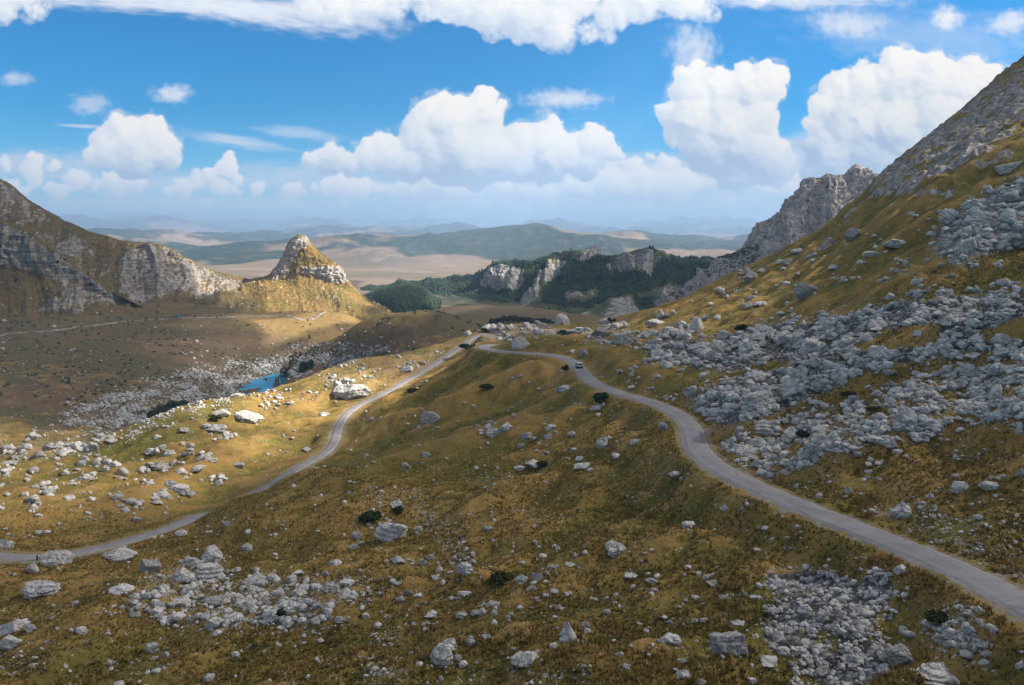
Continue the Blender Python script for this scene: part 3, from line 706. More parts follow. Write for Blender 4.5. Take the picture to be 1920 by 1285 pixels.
# roads
def asphalt():
    m, k, b = new_mat('asphalt', .85, .25)
    pos = k.new('ShaderNodeNewGeometry').outputs['Position']; uv = k.sep(k.attr('lane').outputs['Vector'])
    n = k.noise(pos, .35, 5, .6); f = k.noise(pos, 9, 3, .7)
    c = k.mix(k.ramp(n, .35, .68), (.215, .208, .222), (.285, .275, .288))
    # paler wheel tracks, older patches, dusty margins
    tr = k.math('ABSOLUTE', k.math('SUBTRACT', k.math('ABSOLUTE', uv[0]), .48)); c = k.mix(k.ramp(tr, .0, .22, .35, 0), c, (.33, .32, .325))
    c = k.mix(k.ramp(f, .35, .75, 0, .35), c, (.10, .098, .105))
    ed = k.math('ADD', k.math('ABSOLUTE', uv[0]), k.math('MULTIPLY', k.math('SUBTRACT', k.noise(pos, 1.2, 4, .7), .5), .35))
    c = k.mix(k.ramp(ed, .86, 1.0, 0, .85), c, (.36, .33, .29))
    cr = k.voro(k.scalev(pos, (1, 1, 1)), .22, 'DISTANCE_TO_EDGE'); c = k.mix(k.ramp(cr.outputs['Distance'], .0, .012, .5, 0), c, (.05, .05, .055))
    k.link(c, b.inputs['Base Color']); k.link(k.bump(f, .3, .02), b.inputs['Normal']); return m
M_ASPH = asphalt()
def road(name, C, hw, trim0=0):
    C = smooth_line(resample(C, .6), 8); T = np.gradient(C[:, :2], axis=0); T /= np.linalg.norm(T, axis=1)[:, None]
    Nn = np.stack([T[:, 1], -T[:, 0]], -1); V = []; lane = []
    sgrid = np.arange(len(C))*.6
    offs = [-1.12, -1, -.5, 0, .5, 1, 1.12]; drop = [-.28, 0, .035, .05, .035, 0, -.28]
    for o_, dz in zip(offs, drop):
        jag = (1 + .05*pn2(sgrid/3.1, np.full(len(C), o_*7.3), 3)) if abs(o_) >= 1 else 1
        P = np.c_[C[:, :2] + Nn*(o_*hw*jag)[:, None] if np.ndim(jag) else C[:, :2] + Nn*(o_*hw), C[:, 2] + .03 + dz]
        V.append(P); lane.append(np.stack([np.full(len(C), o_), sgrid, np.zeros(len(C))], -1))
    V = np.stack(V, 1); lane = np.stack(lane, 1)
    o = mesh_np(name, V.reshape(-1, 3), grid_faces(len(C), len(offs))[:, ::-1], M_ASPH, True, {'lane': lane.reshape(-1, 3)})
    return structure(o)
road('road', roadR, 1.9); road('road', roadL, 1.35)
# far road across the valley side
FR = [(-200,640),(-60,632),(0,629.5),(100,620.5),(200,607.5),(260,601),(330,598),(430,594.5),(520,591),(600,589.5),(680,590)]
pf, _ = trace([p[0] for p in FR], [p[1] for p in FR], 450.)
FR_C = smooth_line(resample(catmull(pf, 10), 3.0), 10); FR_C[:, 2] = hs(FR_C[:, 0], FR_C[:, 1])
Tt = np.gradient(FR_C[:, :2], axis=0); Tt /= np.linalg.norm(Tt, axis=1)[:, None]; Nt = np.stack([Tt[:, 1], -Tt[:, 0]], -1)
Vf = []
for o_, dz in ((-3.2, -1.6), (-1.9, .35), (0, .4), (1.9, .35), (3.2, -1.6)):
    Vf.append(np.c_[FR_C[:, :2]+Nt*o_, FR_C[:, 2]+dz])
mfr, kfr, bfr = new_mat('pale_road', .9, .1)
pfr = kfr.new('ShaderNodeNewGeometry').outputs['Position']
kfr.link(kfr.mix(kfr.ramp(kfr.noise(pfr, .12, 3), .35, .65), (.17, .15, .14), (.33, .30, .28)), bfr.inputs['Base Color'])
structure(mesh_np('road', np.stack(Vf, 1).reshape(-1, 3), grid_faces(len(FR_C), 5)[:, ::-1], mfr, True))

# lake
ml, kl, bl = new_mat('lake_water', .06, .5)
bl.inputs['Base Color'].default_value = (.06, .29, .42, 1); bl.inputs['IOR'].default_value = 1.33
pl_ = kl.new('ShaderNodeNewGeometry').outputs['Position']
kl.link(kl.bump(kl.noise(pl_, .8, 3), .15, .05), bl.inputs['Normal'])
xs = np.linspace(-270, -110, 30); ys = np.linspace(530, 700, 30); XX, YY = np.meshgrid(xs, ys)
cxl, cyl = LAKE[:, 0].mean(), LAKE[:, 1].mean()
ringv = [(cxl, cyl, LAKE_Z)] + [(cxl+(a-cxl)*1.25, cyl+(b_-cyl)*1.25, LAKE_Z) for a, b_ in LAKE[:, :2]]
nl = len(LAKE)
lake = mesh_np('lake', np.array(ringv), np.array([[0, 1+i, 1+(i+1) % nl] for i in range(nl)]), ml); structure(lake)
# ------------------------------------------------------------------ mountains: bodies of real depth rising behind the valley
def patch(name, rows, px0, px1, nc, segs, sink=14, rock_polys=(), green_polys=(), amp=6., gully=10., strata=0., gs=60., mat=None, back=True, seed=0, rock_base=0., rnoise=.35, wood_polys=(), crestcalm=.5, fadelen=.9):
    px = np.linspace(px0, px1, nc); pts = []
    for r in rows:
        r = np.array(r, float)
        py = np.interp(px, r[:, 0], r[:, 1]); Yv = np.interp(px, r[:, 0], r[:, 2]); pts.append(WY(px, py, Yv))
    pts[0] = pts[0].copy(); pts[0][:, 2] -= sink
    if back:
        c = pts[-1]
        for f, dz in ((1.05, -22), (1.16, -90), (1.30, -190)):
            q = c.copy(); q[:, 0] *= f; q[:, 1] *= f; q[:, 2] = np.minimum(q[:, 2]+dz, c[:, 2]+dz*.9); pts.append(q)
        segs = list(segs) + [14, 12, 8]
    K = np.array([2*pts[0]-pts[1]] + pts + [2*pts[-1]-pts[-2]]); out = []; tt = []
    n = len(pts)
    for i in range(n-1):
        p0, p1, p2, p3 = K[i:i+4]; m1 = (p2-p0)*.5; m2 = (p3-p1)*.5
        for m in (m1, m2): 
            lim = np.abs(p2-p1)*1.6+1e-6; np.clip(m, -lim, lim, out=m)
        for t in np.linspace(0, 1, segs[i], endpoint=(i == n-2)):
            h00 = 2*t**3-3*t*t+1; h10 = t**3-2*t*t+t; h01 = -2*t**3+3*t*t; h11 = t**3-t*t
            out.append(h00*p1+h10*m1+h01*p2+h11*m2); tt.append(i+t)
    V = np.array(out); tt = np.array(tt)[:, None]*np.ones(nc)
    # normals
    du = np.gradient(V, axis=1); dv = np.gradient(V, axis=0); Nn = np.cross(du, dv); Nn /= np.linalg.norm(Nn, axis=-1)[..., None]+1e-9
    Nn *= np.sign(Nn[..., 2:3]+.001)
    qx, qy, _ = proj(V)
    wz = 10*fbm(V[..., 0]/40, V[..., 2]/40, 3, 5+seed); 
    def mk(polys, f=7):
        o = np.zeros(qx.shape, np.float32)
        for poly, d in polys: o = np.maximum(o, poly_soft(qx+wz, qy+wz*.5, poly, f)*d)
        return o
    front = (tt <= len(rows)-1+.6)
    rock = np.clip(np.maximum(mk(rock_polys), rock_base)*front + rock_base*(~front), 0, 1)
    if rnoise: rock = np.clip(rock + (fbm(V[..., 0]/55, (V[..., 2]+V[..., 1]*.3)/55, 4, 7+seed))*rnoise*1.6*(rock > .02), 0, 1)
    wood = mk(wood_polys, 5)*(1-sstep(.15, .6, rock))
    # gullies run down the fall line: ridged noise in the across direction, slowly varying with height
    az = V[..., 0]/V[..., 1]*1000
    g = ridged(az/gs + .3*fbm(V[..., 2]/50, az/90, 2, 3), V[..., 2]/(gs*4.5)+seed, 4, 11+seed)-.3
    d = -gully*(.35+.65*rock)*(-g) 
    d = d + amp*fbm(V[..., 0]/38, (V[..., 2]*1.3+V[..., 1]*.35)/38, 5, 13+seed, .55)
    d = d + (1.2+2.4*rock)*np.abs(pn3(V/7.5, seed))*1.6 + .9*rock*pn3(V/3.2, seed+1)
    if strata:
        zz = V[..., 2] + 3*fbm(V[..., 0]/70, V[..., 1]/70, 2, 17) + .03*V[..., 0]
        d = d + strata*rock*(np.abs(((zz/8.5) % 1)-.5)*2-.5) + .5*strata*rock*(np.abs(((zz/3.3) % 1)-.5)*2-.5)
    fade = sstep(0, fadelen, tt)*1.0
    nearcrest = np.exp(-((tt-(len(rows)-1))/.35)**2)
    V = V + Nn*(d*fade*(1-crestcalm*nearcrest))[..., None]
    o = mesh_np(name, V.reshape(-1, 3), grid_faces(V.shape[0], nc), mat, True, {'cover': np.stack([rock.ravel(), wood.ravel(), np.zeros(rock.size, np.float32)], -1)})
    structure(o)
    return o, V, rock, wood, front
def mountain_mat(name, g1, g2, r1, r2, strata=0., wood=(.020, .034, .020), rs=.05, warm=None):
    m, k, b = new_mat(name, .95, .1)
    geo = k.new('ShaderNodeNewGeometry'); pos = geo.outputs['Position']
    at = k.sep(k.attr('cover').outputs['Vector'])
    n1 = k.noise(pos, .018, 5, .6); n2 = k.noise(pos, .11, 5, .65); n3 = k.noise(pos, .5, 3, .6)
    c = k.mix(k.ramp(n1, .38, .62), g1, g2); c = k.mix(k.ramp(n2, .48, .70, 0, .6), c, tuple(x*.5 for x in g1))
    rk = k.mix(k.ramp(n2, .35, .65), r1, r2)
    sp = k.scalev(pos, (.02, .02, .42)); ns = k.noise(sp, 1.0, 5, .7, .4)
    if strata: rk = k.mix(k.ramp(ns, .47, .60, 0, strata), rk, tuple(x*.42 for x in g1))
    vs = k.noise(k.scalev(pos, (.16, .16, .022)), 1.0, 5, .68)
    rk = k.mix(k.ramp(vs, .52, .66, 0, .75), rk, tuple(x*.40 for x in r1))
    nz = k.sep(geo.outputs['Normal'])[2]
    rm = k.math('ADD', k.math('ADD', at[0], k.math('MULTIPLY', k.math('SUBTRACT', n2, .5), 1.1)), k.math('MULTIPLY', k.math('SUBTRACT', n3, .5), .5))
    if strata: rm = k.math('ADD', rm, k.math('MULTIPLY', k.math('SUBTRACT', ns, .52), 1.2))
    rm = k.math('ADD', rm, k.ramp(nz, .55, .95, .18, -.22))
    c = k.mix(k.ramp(rm, .42, .60), c, rk)
    # loose blocks and junipers
    v = k.voro(pos, .22); on = k.math('MULTIPLY', k.ramp(v.outputs['Distance'], .2, .34, 1, 0), k.math('LESS_THAN', k.sep(v.outputs['Color'])[0], .10)); c = k.mix(on, c, r2)
    v2 = k.voro(pos, .13); on = k.math('MULTIPLY', k.ramp(v2.outputs['Distance'], .2, .32, 1, 0), k.math('LESS_THAN', k.sep(v2.outputs['Color'])[1], .12)); c = k.mix(on, c, wood)
    wm = k.math('ADD', at[1], k.math('MULTIPLY', k.math('SUBTRACT', n2, .5), .8)); c = k.mix(k.ramp(wm, .42, .58), c, k.mix(n3, wood, tuple(x*1.9 for x in wood)))
    k.link(c, b.inputs['Base Color']); k.link(k.bump(k.math('ADD', k.math('ADD', n2, k.math('MULTIPLY', n3, .5)), k.math('MULTIPLY', vs, 1.2)), .9, 3.0), b.inputs['Normal'])
    return m
M_LEFT = mountain_mat('banded_slope', (.135, .105, .050), (.175, .125, .055), (.25, .23, .21), (.40, .365, .335), .55)
M_PEAK = mountain_mat('grassy_peak', (.20, .155, .048), (.29, .185, .062), (.33, .30, .28), (.56, .51, .46), .45, wood=(.040, .062, .026))
M_HILL = mountain_mat('wooded_hill', (.060, .085, .040), (.105, .105, .050), (.20, .20, .205), (.38, .365, .35), .0, wood=(.012, .028, .022))
M_CLIFF = mountain_mat('grey_cliff', (.060, .066, .036), (.10, .092, .045), (.32, .30, .305), (.60, .56, .53), .25, wood=(.018, .032, .024))

patch('mountain', [
 [(-350,660,700),(0,606,790),(200,592,850),(330,586,900),(430,588,940),(560,590,1000)],
 [(-350,580,820),(0,565,860),(200,570,910),(300,568,960),(430,568,1000),(560,574,1040)],
 [(-350,520,900),(0,525,930),(150,545,960),(230,556,980),(300,550,1010),(380,550,1040),(440,548,1080),(500,550,1110),(560,562,1120)],
 [(-350,400,1000),(0,440,1020),(100,450,1040),(200,482,1060),(250,480,1070),(300,482,1080),(350,502,1090),(400,526,1110),(450,536,1140),(500,534,1150),(560,552,1180)],
 [(-350,130,1200),(-200,235,1180),(-100,290,1160),(0,339,1150),(22,352,1150),(60,381,1150),(100,403,1140),(130,418,1135),(165,432,1130),(200,443,1125),(230,452,1122),(262,455,1120),(300,458,1110),(318,465,1110),(345,483,1110),(380,498,1120),(400,507,1125),(430,515,1140),(470,525,1170),(505,524,1200),(560,545,1240)],
 ], -350, 560, 620, [30, 40, 90, 130], mat=M_LEFT, amp=7, gully=13, gs=44, strata=1.6, seed=1, crestcalm=.7,
 rock_polys=[([(215,560),(225,490),(262,458),(310,462),(350,490),(420,520),(460,540),(400,560),(330,552),(270,575)], .74), ([(-350,560),(-350,300),(0,345),(30,360),(80,400),(150,450),(200,480),(215,520),(120,520),(0,500)], .50),
  ([(0,340),(28,352),(40,376),(-60,370),(-120,300)], .8), ([(420,525),(520,524),(560,545),(520,560),(440,556)], .62), ([(370,575),(480,570),(470,590),(380,590)], .35), ([(-350,575),(0,540),(220,566),(200,590),(-350,620)], .25)])
patch('mountain', [
 [(-350,640,680),(0,612,740),(150,604,790),(300,596,850)],
 [(-350,560,740),(0,560,790),(150,575,810),(300,592,870)],
 [(-350,450,800),(0,490,830),(100,515,835),(200,560,850),(300,592,890)],
 [(-350,300,900),(-100,395,860),(0,417,850),(40,428,850),(80,454,850),(130,491,850),(170,520,850),(210,548,855),(250,571,860),(300,592,900)],
 ], -350, 300, 420, [30, 60, 60], mat=M_LEFT, amp=5, gully=12, gs=34, strata=2.6, seed=4, crestcalm=.6,
 rock_polys=[([(-350,320),(0,420),(80,455),(200,545),(240,575),(120,570),(100,520),(0,500),(-350,480)], .55), ([(-350,560),(0,545),(160,570),(150,590),(-350,600)], .36)])
patch('peak', [
 [(450,600,930),(560,600,920),(640,602,920),(700,605,920),(760,606,940),(795,610,950)],
 [(450,566,1040),(500,552,1050),(560,562,1040),(620,568,1030),(680,578,1010),(740,594,990),(795,610,990)],
 [(450,540,1120),(500,527,1120),(530,527,1120),(560,522,1110),(600,524,1110),(630,534,1100),(660,551,1090),(700,575,1070),(740,592,1050),(795,610,1050)],
 [(450,534,1150),(500,520,1152),(530,506,1140),(560,502,1128),(600,501,1122),(635,507,1118),(660,537,1108),(700,567,1100),(740,589,1080),(795,610,1080)],
 [(450,528,1190),(490,521,1190),(505,514,1190),(518,501,1185),(528,488,1180),(534,472,1180),(540,457,1178),(548,447,1176),(560,441,1175),(572,443,1174),(580,452,1170),(590,464,1165),(604,476,1160),(620,488,1150),(634,497,1145),(642,508,1135),(648,523,1130),(660,537,1125),(680,553,1120),(700,567,1110),(722,580,1100),(745,594,1095),(795,612,1090)],
 ], 450, 795, 560, [30, 60, 70, 120], mat=M_PEAK, amp=3.0, gully=5, gs=26, strata=1.6, seed=7, crestcalm=.8,
 rock_polys=[([(505,530),(522,500),(536,460),(548,440),(575,438),(586,458),(560,470),(548,490),(530,520),(515,528)], .9), ([(566,500),(600,502),(630,492),(645,505),(652,530),(620,530),(590,518),(568,512)], 1.), ([(455,525),(500,528),(495,545),(450,545)], .5), ([(590,540),(610,540),(655,575),(650,580),(612,560)], .5), ([(700,562),(725,578),(760,600),(740,596),(700,575)], .6)],
 wood_polys=[([(498,522),(525,500),(560,508),(555,514),(515,516)], .8)])
patch('hill', [
 [(680,575,1340),(705,575,1330),(740,588,1260),(790,588,1250),(812,576,1320),(822,566,1350)],
 [(680,562,1390),(705,562,1380),(740,566,1320),(790,566,1300),(812,570,1350),(822,566,1380)],
 [(680,560,1470),(700,552,1460),(730,542,1450),(770,538,1430),(800,549,1400),(812,562,1400),(822,568,1400)],
 ], 680, 822, 140, [30, 40], mat=M_HILL, amp=4, gully=5, gs=40, seed=9, rock_base=.0, rnoise=0, wood_polys=[([(670,600),(670,530),(840,530),(840,600)], 1.)])
hill_o, hillV, hillR, hillW, hillF = patch('hill', [
 [(680,556,1650),(760,550,1620),(820,562,1500),(850,574,1420),(900,584,1340),(950,596,1240),(1000,597,1230),(1080,610,1130),(1150,615,1080),(1250,612,1030),(1350,600,1030),(1420,590,1040)],
 [(680,548,1740),(760,541,1740),(850,550,1640),(900,556,1550),(950,560,1500),(1000,556,1460),(1080,552,1400),(1150,555,1360),(1250,552,1330),(1350,545,1330),(1420,538,1330)],
 [(680,546,1780),(760,537,1760),(850,535,1720),(900,530,1650),(950,522,1600),(1000,518,1590),(1080,505,1580),(1150,512,1560),(1210,500,1560),(1300,515,1560),(1420,505,1550)],
 [(680,544,1820),(720,540,1810),(760,533,1800),(850,525,1780),(885,518,1750),(905,508,1720),(925,498,1710),(945,494,1700),(975,491,1700),(1000,494,1700),(1020,486,1700),(1045,478,1700),(1060,472,1700),(1080,469,1700),(1100,471,1700),(1125,481,1690),(1145,488,1685),(1170,475,1680),(1200,468,1680),(1215,467,1680),(1235,472,1680),(1260,482,1680),(1290,487,1700),(1330,488,1700),(1370,484,1700),(1420,480,1720)],
 ], 680, 1420, 760, [60, 90, 90], mat=M_HILL, amp=14, gully=42, gs=52, seed=12, rnoise=.5, crestcalm=.7, fadelen=1.9,
 rock_polys=[([(905,542),(908,516),(940,508),(992,506),(990,530),(962,546)], .8), ([(925,590),(995,542),(1028,500),(1062,488),(1064,500),(1032,535),(1002,572),(960,592)], .66), ([(1080,492),(1090,468),(1125,474),(1132,482),(1100,494)], .9),
  ([(1130,502),(1160,484),(1240,474),(1252,500),(1212,522),(1150,516)], .58), ([(1060,604),(1130,562),(1185,560),(1210,605),(1150,610)], .75), ([(1060,550),(1122,544),(1112,566),(1062,566)], .6), ([(1200,560),(1300,520),(1340,540),(1280,580)], .3), ([(1310,488),(1345,486),(1345,498),(1320,500)], .3), ([(1250,600),(1300,575),(1320,590),(1290,605)], .5)],
 wood_polys=[([(670,600),(670,525),(900,500),(990,485),(1040,475),(1150,480),(1420,475),(1420,610),(1000,570),(900,600)], .62)])
patch('cliff', [
 [(1230,625,880),(1300,615,840),(1400,575,800),(1500,530,800),(1600,450,800),(1760,360,800)],
 [(1230,595,1000),(1300,568,960),(1400,530,930),(1500,460,930),(1600,405,940),(1760,355,950)],
 [(1230,575,1080),(1300,540,1050),(1350,520,1040),(1400,490,1030),(1450,445,1020),(1500,400,1010),(1560,378,1005),(1600,372,1010),(1660,362,1020),(1760,362,1040)],
 [(1230,562,1150),(1280,536,1150),(1310,516,1140),(1340,498,1130),(1360,483,1120),(1385,468,1110),(1408,448,1100),(1425,430,1095),(1440,418,1090),(1458,402,1085),(1470,388,1080),(1485,370,1075),(1500,350,1070),(1510,342,1065),(1540,337,1060),(1570,330,1058),(1590,322,1055),(1608,319,1055),(1622,322,1056),(1636,332,1060),(1645,328,1062),(1655,336,1065),(1670,345,1068),(1700,352,1070),(1760,382,1080)],
 ], 1230, 1760, 620, [40, 80, 150], mat=M_CLIFF, amp=15, gully=26, gs=46, strata=1.5, seed=15, rock_base=.70, rnoise=.5, crestcalm=.55,
 rock_polys=[([(1440,440),(1500,350),(1610,318),(1700,350),(1620,400),(1500,500),(1400,560),(1430,480)], 1.)], wood_polys=[([(1220,620),(1280,545),(1400,500),(1460,470),(1400,560),(1330,600)], .42), ([(1500,352),(1510,340),(1590,324),(1590,330),(1520,350)], .8)])
print('mountains', round(time.time()-T0, 1))
# ------------------------------------------------------------------ unseen cloud deck overhead, its gaps cut to place the sun and shade
HC = 720.0
def to_deck(P):
    P = np.asarray(P, float); t = (HC - P[..., 2])/SUND[2]
    return P[..., :2] + SUND[:2]*t[..., None]
def tr(pts):
    p, _ = trace([a[0] for a in pts], [a[1] for a in pts]); return list(p)
def wy(pts): return [WY(*p) for p in pts]
rim_far = [WY(p[0], p[1]-2, p[2])*np.array([1.03, 1.03, 1.0]) + np.array([-44, 14, 0]) for p in RIM]
LIT = []
low = tr([(-300,960),(-60,940),(30,928),(110,915),(170,893),(230,853),(330,815),(420,776),(480,757),(560,733),(620,712),(700,700),(760,690),(830,664),(880,652),(905,648),(940,645),(960,640),(1000,630),(1060,629),(1110,622)])
low = [p + np.array([14., -5., 0]) for p in low]
LIT.append((low + [rim_far[i] for i in range(17, -1, -1)], 4.))
LIT.append((tr([(-300,900),(-300,800),(0,803),(60,806),(120,818),(170,832),(60,850)]), 6.))
LIT.append((wy([(262,452,1115),(350,474,1110),(430,512,1140),(505,512,1185),(535,440,1180),(560,425,1180),(600,440,1170),(660,515,1140),(720,560,1110),(770,600,1080),(735,600,900),(700,618,760),(640,640,640),(560,640,640),(500,625,700),(530,606,840),(575,600,880),(520,588,930),(470,560,1060),(440,556,1090),(430,580,990),(385,576,1020),(370,540,1060),(330,505,1085),(290,490,1085)]), 16.))
LIT.append((tr([(455,603),(470,612),(540,636),(600,646),(680,634),(720,620),(745,604),(700,594),(560,592)]), 10.))
LIT.append((wy([(1490,352,1070),(1530,335,1060),(1545,335,1060),(1540,375,1020),(1560,400,960),(1575,400,950),(1570,440,930),(1500,500,900),(1440,520,880),(1400,545,880),(1430,480,980),(1500,430,980),(1520,400,1000)]), 12.))
LIT.append((wy([(1590,318,1056),(1640,325,1060),(1660,340,1066),(1630,370,1030),(1600,350,1040)]), 10.))
LIT.append((wy([(895,495,1720),(1000,488,1710),(1000,515,1640),(985,560,1450),(905,560,1450)]), 16.))
LIT.append((wy([(1060,462,1710),(1115,465,1700),(1125,492,1650),(1070,500,1600)]), 12.))
LIT.append((wy([(690,520,2300),(880,505,2300),(900,540,1600),(905,570,1420),(840,590,1250),(812,585,1250),(760,560,1390),(700,552,1430),(640,560,1500)]), 22.))
LIT.append((wy([(1290,492,1700),(1345,480,1700),(1345,510,1640),(1290,512,1640)]), 10.))
LIT.append((tr([(1190,628),(1240,596),(1330,566),(1400,548),(1450,540),(1440,575),(1390,600),(1300,632),(1230,645)]), 9.))
LIT.append((tr([(1470,500),(1560,445),(1640,385),(1640,400),(1560,470),(1480,520)]), 7.))
LIT.append((tr([(1740,372),(1800,345),(1810,372),(1770,392)]), 7.))
step = 9.0
gx_ = np.arange(-900, 3100, step); gy_ = np.arange(-350, 2500, step)
CX, CY = np.meshgrid(gx_, gy_)
cwx = CX + 22*fbm(CX/70, CY/70, 4, 101); cwy = CY + 22*fbm(CX/70, CY/70, 4, 103)
lit = np.zeros(CX.shape)
for P, f in LIT:
    D = [tuple(q) for q in to_deck(np.array(P))]
    m = .35 if f <= 9 else 1.
    lit = np.maximum(lit, np.minimum(1, 1.9*poly_soft(CX+(cwx-CX)*m, CY+(cwy-CY)*m, D, f*1.5)))
thin = 1 - lit
rag = sstep(-900, -650, CX + 90*fbm(CX/200, CY/200, 3, 105))*sstep(-3100, -2800, -CX)*sstep(-350, -200, CY)*sstep(-2500, -2350, -CY + 120*fbm(CX/220, CY/220, 3, 107))
thin = thin*rag
body = 30 + 26*fbm(CX/120, CY/120, 5, 109) + 60*ridged(CX/300, CY/300, 4, 111)
body = np.maximum(body, 6)*sstep(0, .9, thin) + 2
# keep it out of the picture
top = np.stack([CX, CY, HC + body], -1); bot = np.stack([CX, CY, HC - body*.25], -1)
qx, qy, _ = proj(bot); inframe = (CY > 0) & (qx > -60) & (qx < 1980) & (qy > -40)
keep_v = (thin > .02) & ~inframe
nr_, nc_ = CX.shape; idx = np.arange(nr_*nc_).reshape(nr_, nc_)
keep_f = keep_v[:-1, :-1] & keep_v[1:, :-1] & keep_v[:-1, 1:] & keep_v[1:, 1:]
qa = np.stack([idx[:-1, :-1], idx[:-1, 1:], idx[1:, 1:], idx[1:, :-1]], -1)[keep_f]
Vc = np.concatenate([top.reshape(-1, 3), bot.reshape(-1, 3)]); Fc = np.concatenate([qa, qa[:, ::-1] + nr_*nc_])
used = np.unique(Fc); rm_ = np.full(len(Vc), -1); rm_[used] = np.arange(len(used)); 
tv = np.concatenate([thin.ravel(), thin.ravel()])
mc = bpy.data.materials.new('shade_cloud_skin'); mc.use_nodes = True; kc = N(mc); kc.n.clear()
outc = kc.new('ShaderNodeOutputMaterial'); tp = kc.new('ShaderNodeBsdfTransparent'); df = kc.new('ShaderNodeBsdfDiffuse'); tl = kc.new('ShaderNodeBsdfTranslucent')
df.inputs[0].default_value = (.82, .83, .86, 1); tl.inputs[0].default_value = (.62, .65, .70, 1)
m1 = kc.new('ShaderNodeMixShader'); m1.inputs[0].default_value = .45; kc.link(df.outputs[0], m1.inputs[1]); kc.link(tl.outputs[0], m1.inputs[2])
m2 = kc.new('ShaderNodeMixShader'); kc.link(tp.outputs[0], m2.inputs[1]); kc.link(m1.outputs[0], m2.inputs[2])
CLOUD_OPACITY = .61     # of each of the two skins: light that gets through both is what still models the shaded ground
cpos = kc.new('ShaderNodeNewGeometry').outputs['Position']
dens = kc.math('MULTIPLY', kc.ramp(kc.attr('thin').outputs['Fac'], .05, .80), kc.math('ADD', CLOUD_OPACITY, kc.math('MULTIPLY', kc.math('SUBTRACT', kc.noise(cpos, .006, 4), .5), .35)))
kc.link(dens, m2.inputs[0]); kc.link(m2.outputs[0], outc.inputs[0])
shade_clouds = mesh_np('shade_clouds', Vc[used], rm_[Fc], mc, True, {'thin': tv[used]})
shade_clouds['kind'] = 'stuff'; shade_clouds['label'] = 'unseen cloud deck overhead, its gaps shaped to cast the shade'
# ------------------------------------------------------------------ haze
HB = dict(x=(-52000, 52000), y=(-900, 64000), z=(-420, 330))
hv = np.array([(x, y, z) for x in HB['x'] for y in HB['y'] for z in HB['z']]); hf = np.array([[0,1,3,2],[4,6,7,5],[0,4,5,1],[2,3,7,6],[0,2,6,4],[1,5,7,3]])
mh = bpy.data.materials.new('haze_air'); mh.use_nodes = True; kh = N(mh); kh.n.clear()
oh = kh.new('ShaderNodeOutputMaterial'); pv = kh.new('ShaderNodeVolumePrincipled'); pv.inputs['Color'].default_value = (.44, .67, 1.0, 1); pv.inputs['Density'].default_value = 1.3e-4
pv.inputs['Anisotropy'].default_value = .15
kh.link(pv.outputs[0], oh.inputs['Volume'])
haze = mesh_np('haze', hv, hf, mh); haze['kind'] = 'stuff'
print('shade_clouds+haze', round(time.time()-T0, 1))
# ------------------------------------------------------------------ boulders
import bmesh
ICO = {}
for lv in (2, 3, 4, 5):
    bm = bmesh.new(); bmesh.ops.create_icosphere(bm, subdivisions=lv, radius=1.0)
    bm.verts.ensure_lookup_table()
    ICO[lv] = (np.array([v.co[:] for v in bm.verts]), np.array([[v.index for v in f.verts] for f in bm.faces], np.int32)); bm.free()
def rock_shape(seed, lv, kind='b'):
    """unit rock: a ball cut by fracture planes, roughened and cracked"""
    rs = np.random.RandomState(seed); D, F = ICO[lv]
    K = {'r': 16, 'b': 9, 's': 9, 'l': 11, 'p': 8}.get(kind, 10)
    nrm = rs.randn(K, 3); nrm /= np.linalg.norm(nrm, axis=1)[:, None]
    hh = rs.uniform(.62, .95, K) if kind != 'r' else rs.uniform(.80, 1.0, K)
    if kind in 'bs':
        ax = rs.randn(3, 3); q, _ = np.linalg.qr(ax); nrm = np.vstack([nrm[:5], q, -q]); hh = np.r_[rs.uniform(.7, 1, 5), rs.uniform(.58, .78, 6)]
    dt = D @ nrm.T; r = np.where(dt > .05, hh/np.maximum(dt, .05), 9)
    srt = np.sort(r, axis=1); r = srt[:, 0]
    r = np.minimum(r, 1.12)
    P = D*r[:, None]
    if lv >= 3:
        n1 = pn3(D*1.9+seed % 97, 1); n2 = pn3(P*4.6+seed % 89, 2); r2 = 1 + .13*n1 + .075*n2
        if lv >= 4: r2 = r2 + .04*pn3(P*11+seed % 83, 3) - .10*np.exp(-(pn3(P*2.6+seed % 71, 4)/.05)**2)
        if lv >= 5: r2 = r2 + .018*pn3(P*24, 5)
        P = P*r2[:, None]
        if kind == 'l':
            ax = rs.randn(3)*.35 + np.array([.2, 0, 1]); ax /= np.linalg.norm(ax); s = P @ ax + .04*pn3(P*2, 6)
            P = P*(1 + .075*np.sign(np.sin(s*17))*np.abs(np.sin(s*17))**.5)[:, None]
    else:
        P = P*(1+.12*pn3(D*2.3+seed % 97, 1))[:, None]
    if kind == 'p': P[:, :2] *= (1.08 - .36*sstep(-.5, 1.1, P[:, 2]))[:, None]
    P -= (P.max(0)+P.min(0))/2; P /= (P.max(0)-P.min(0))/2
    return P, F
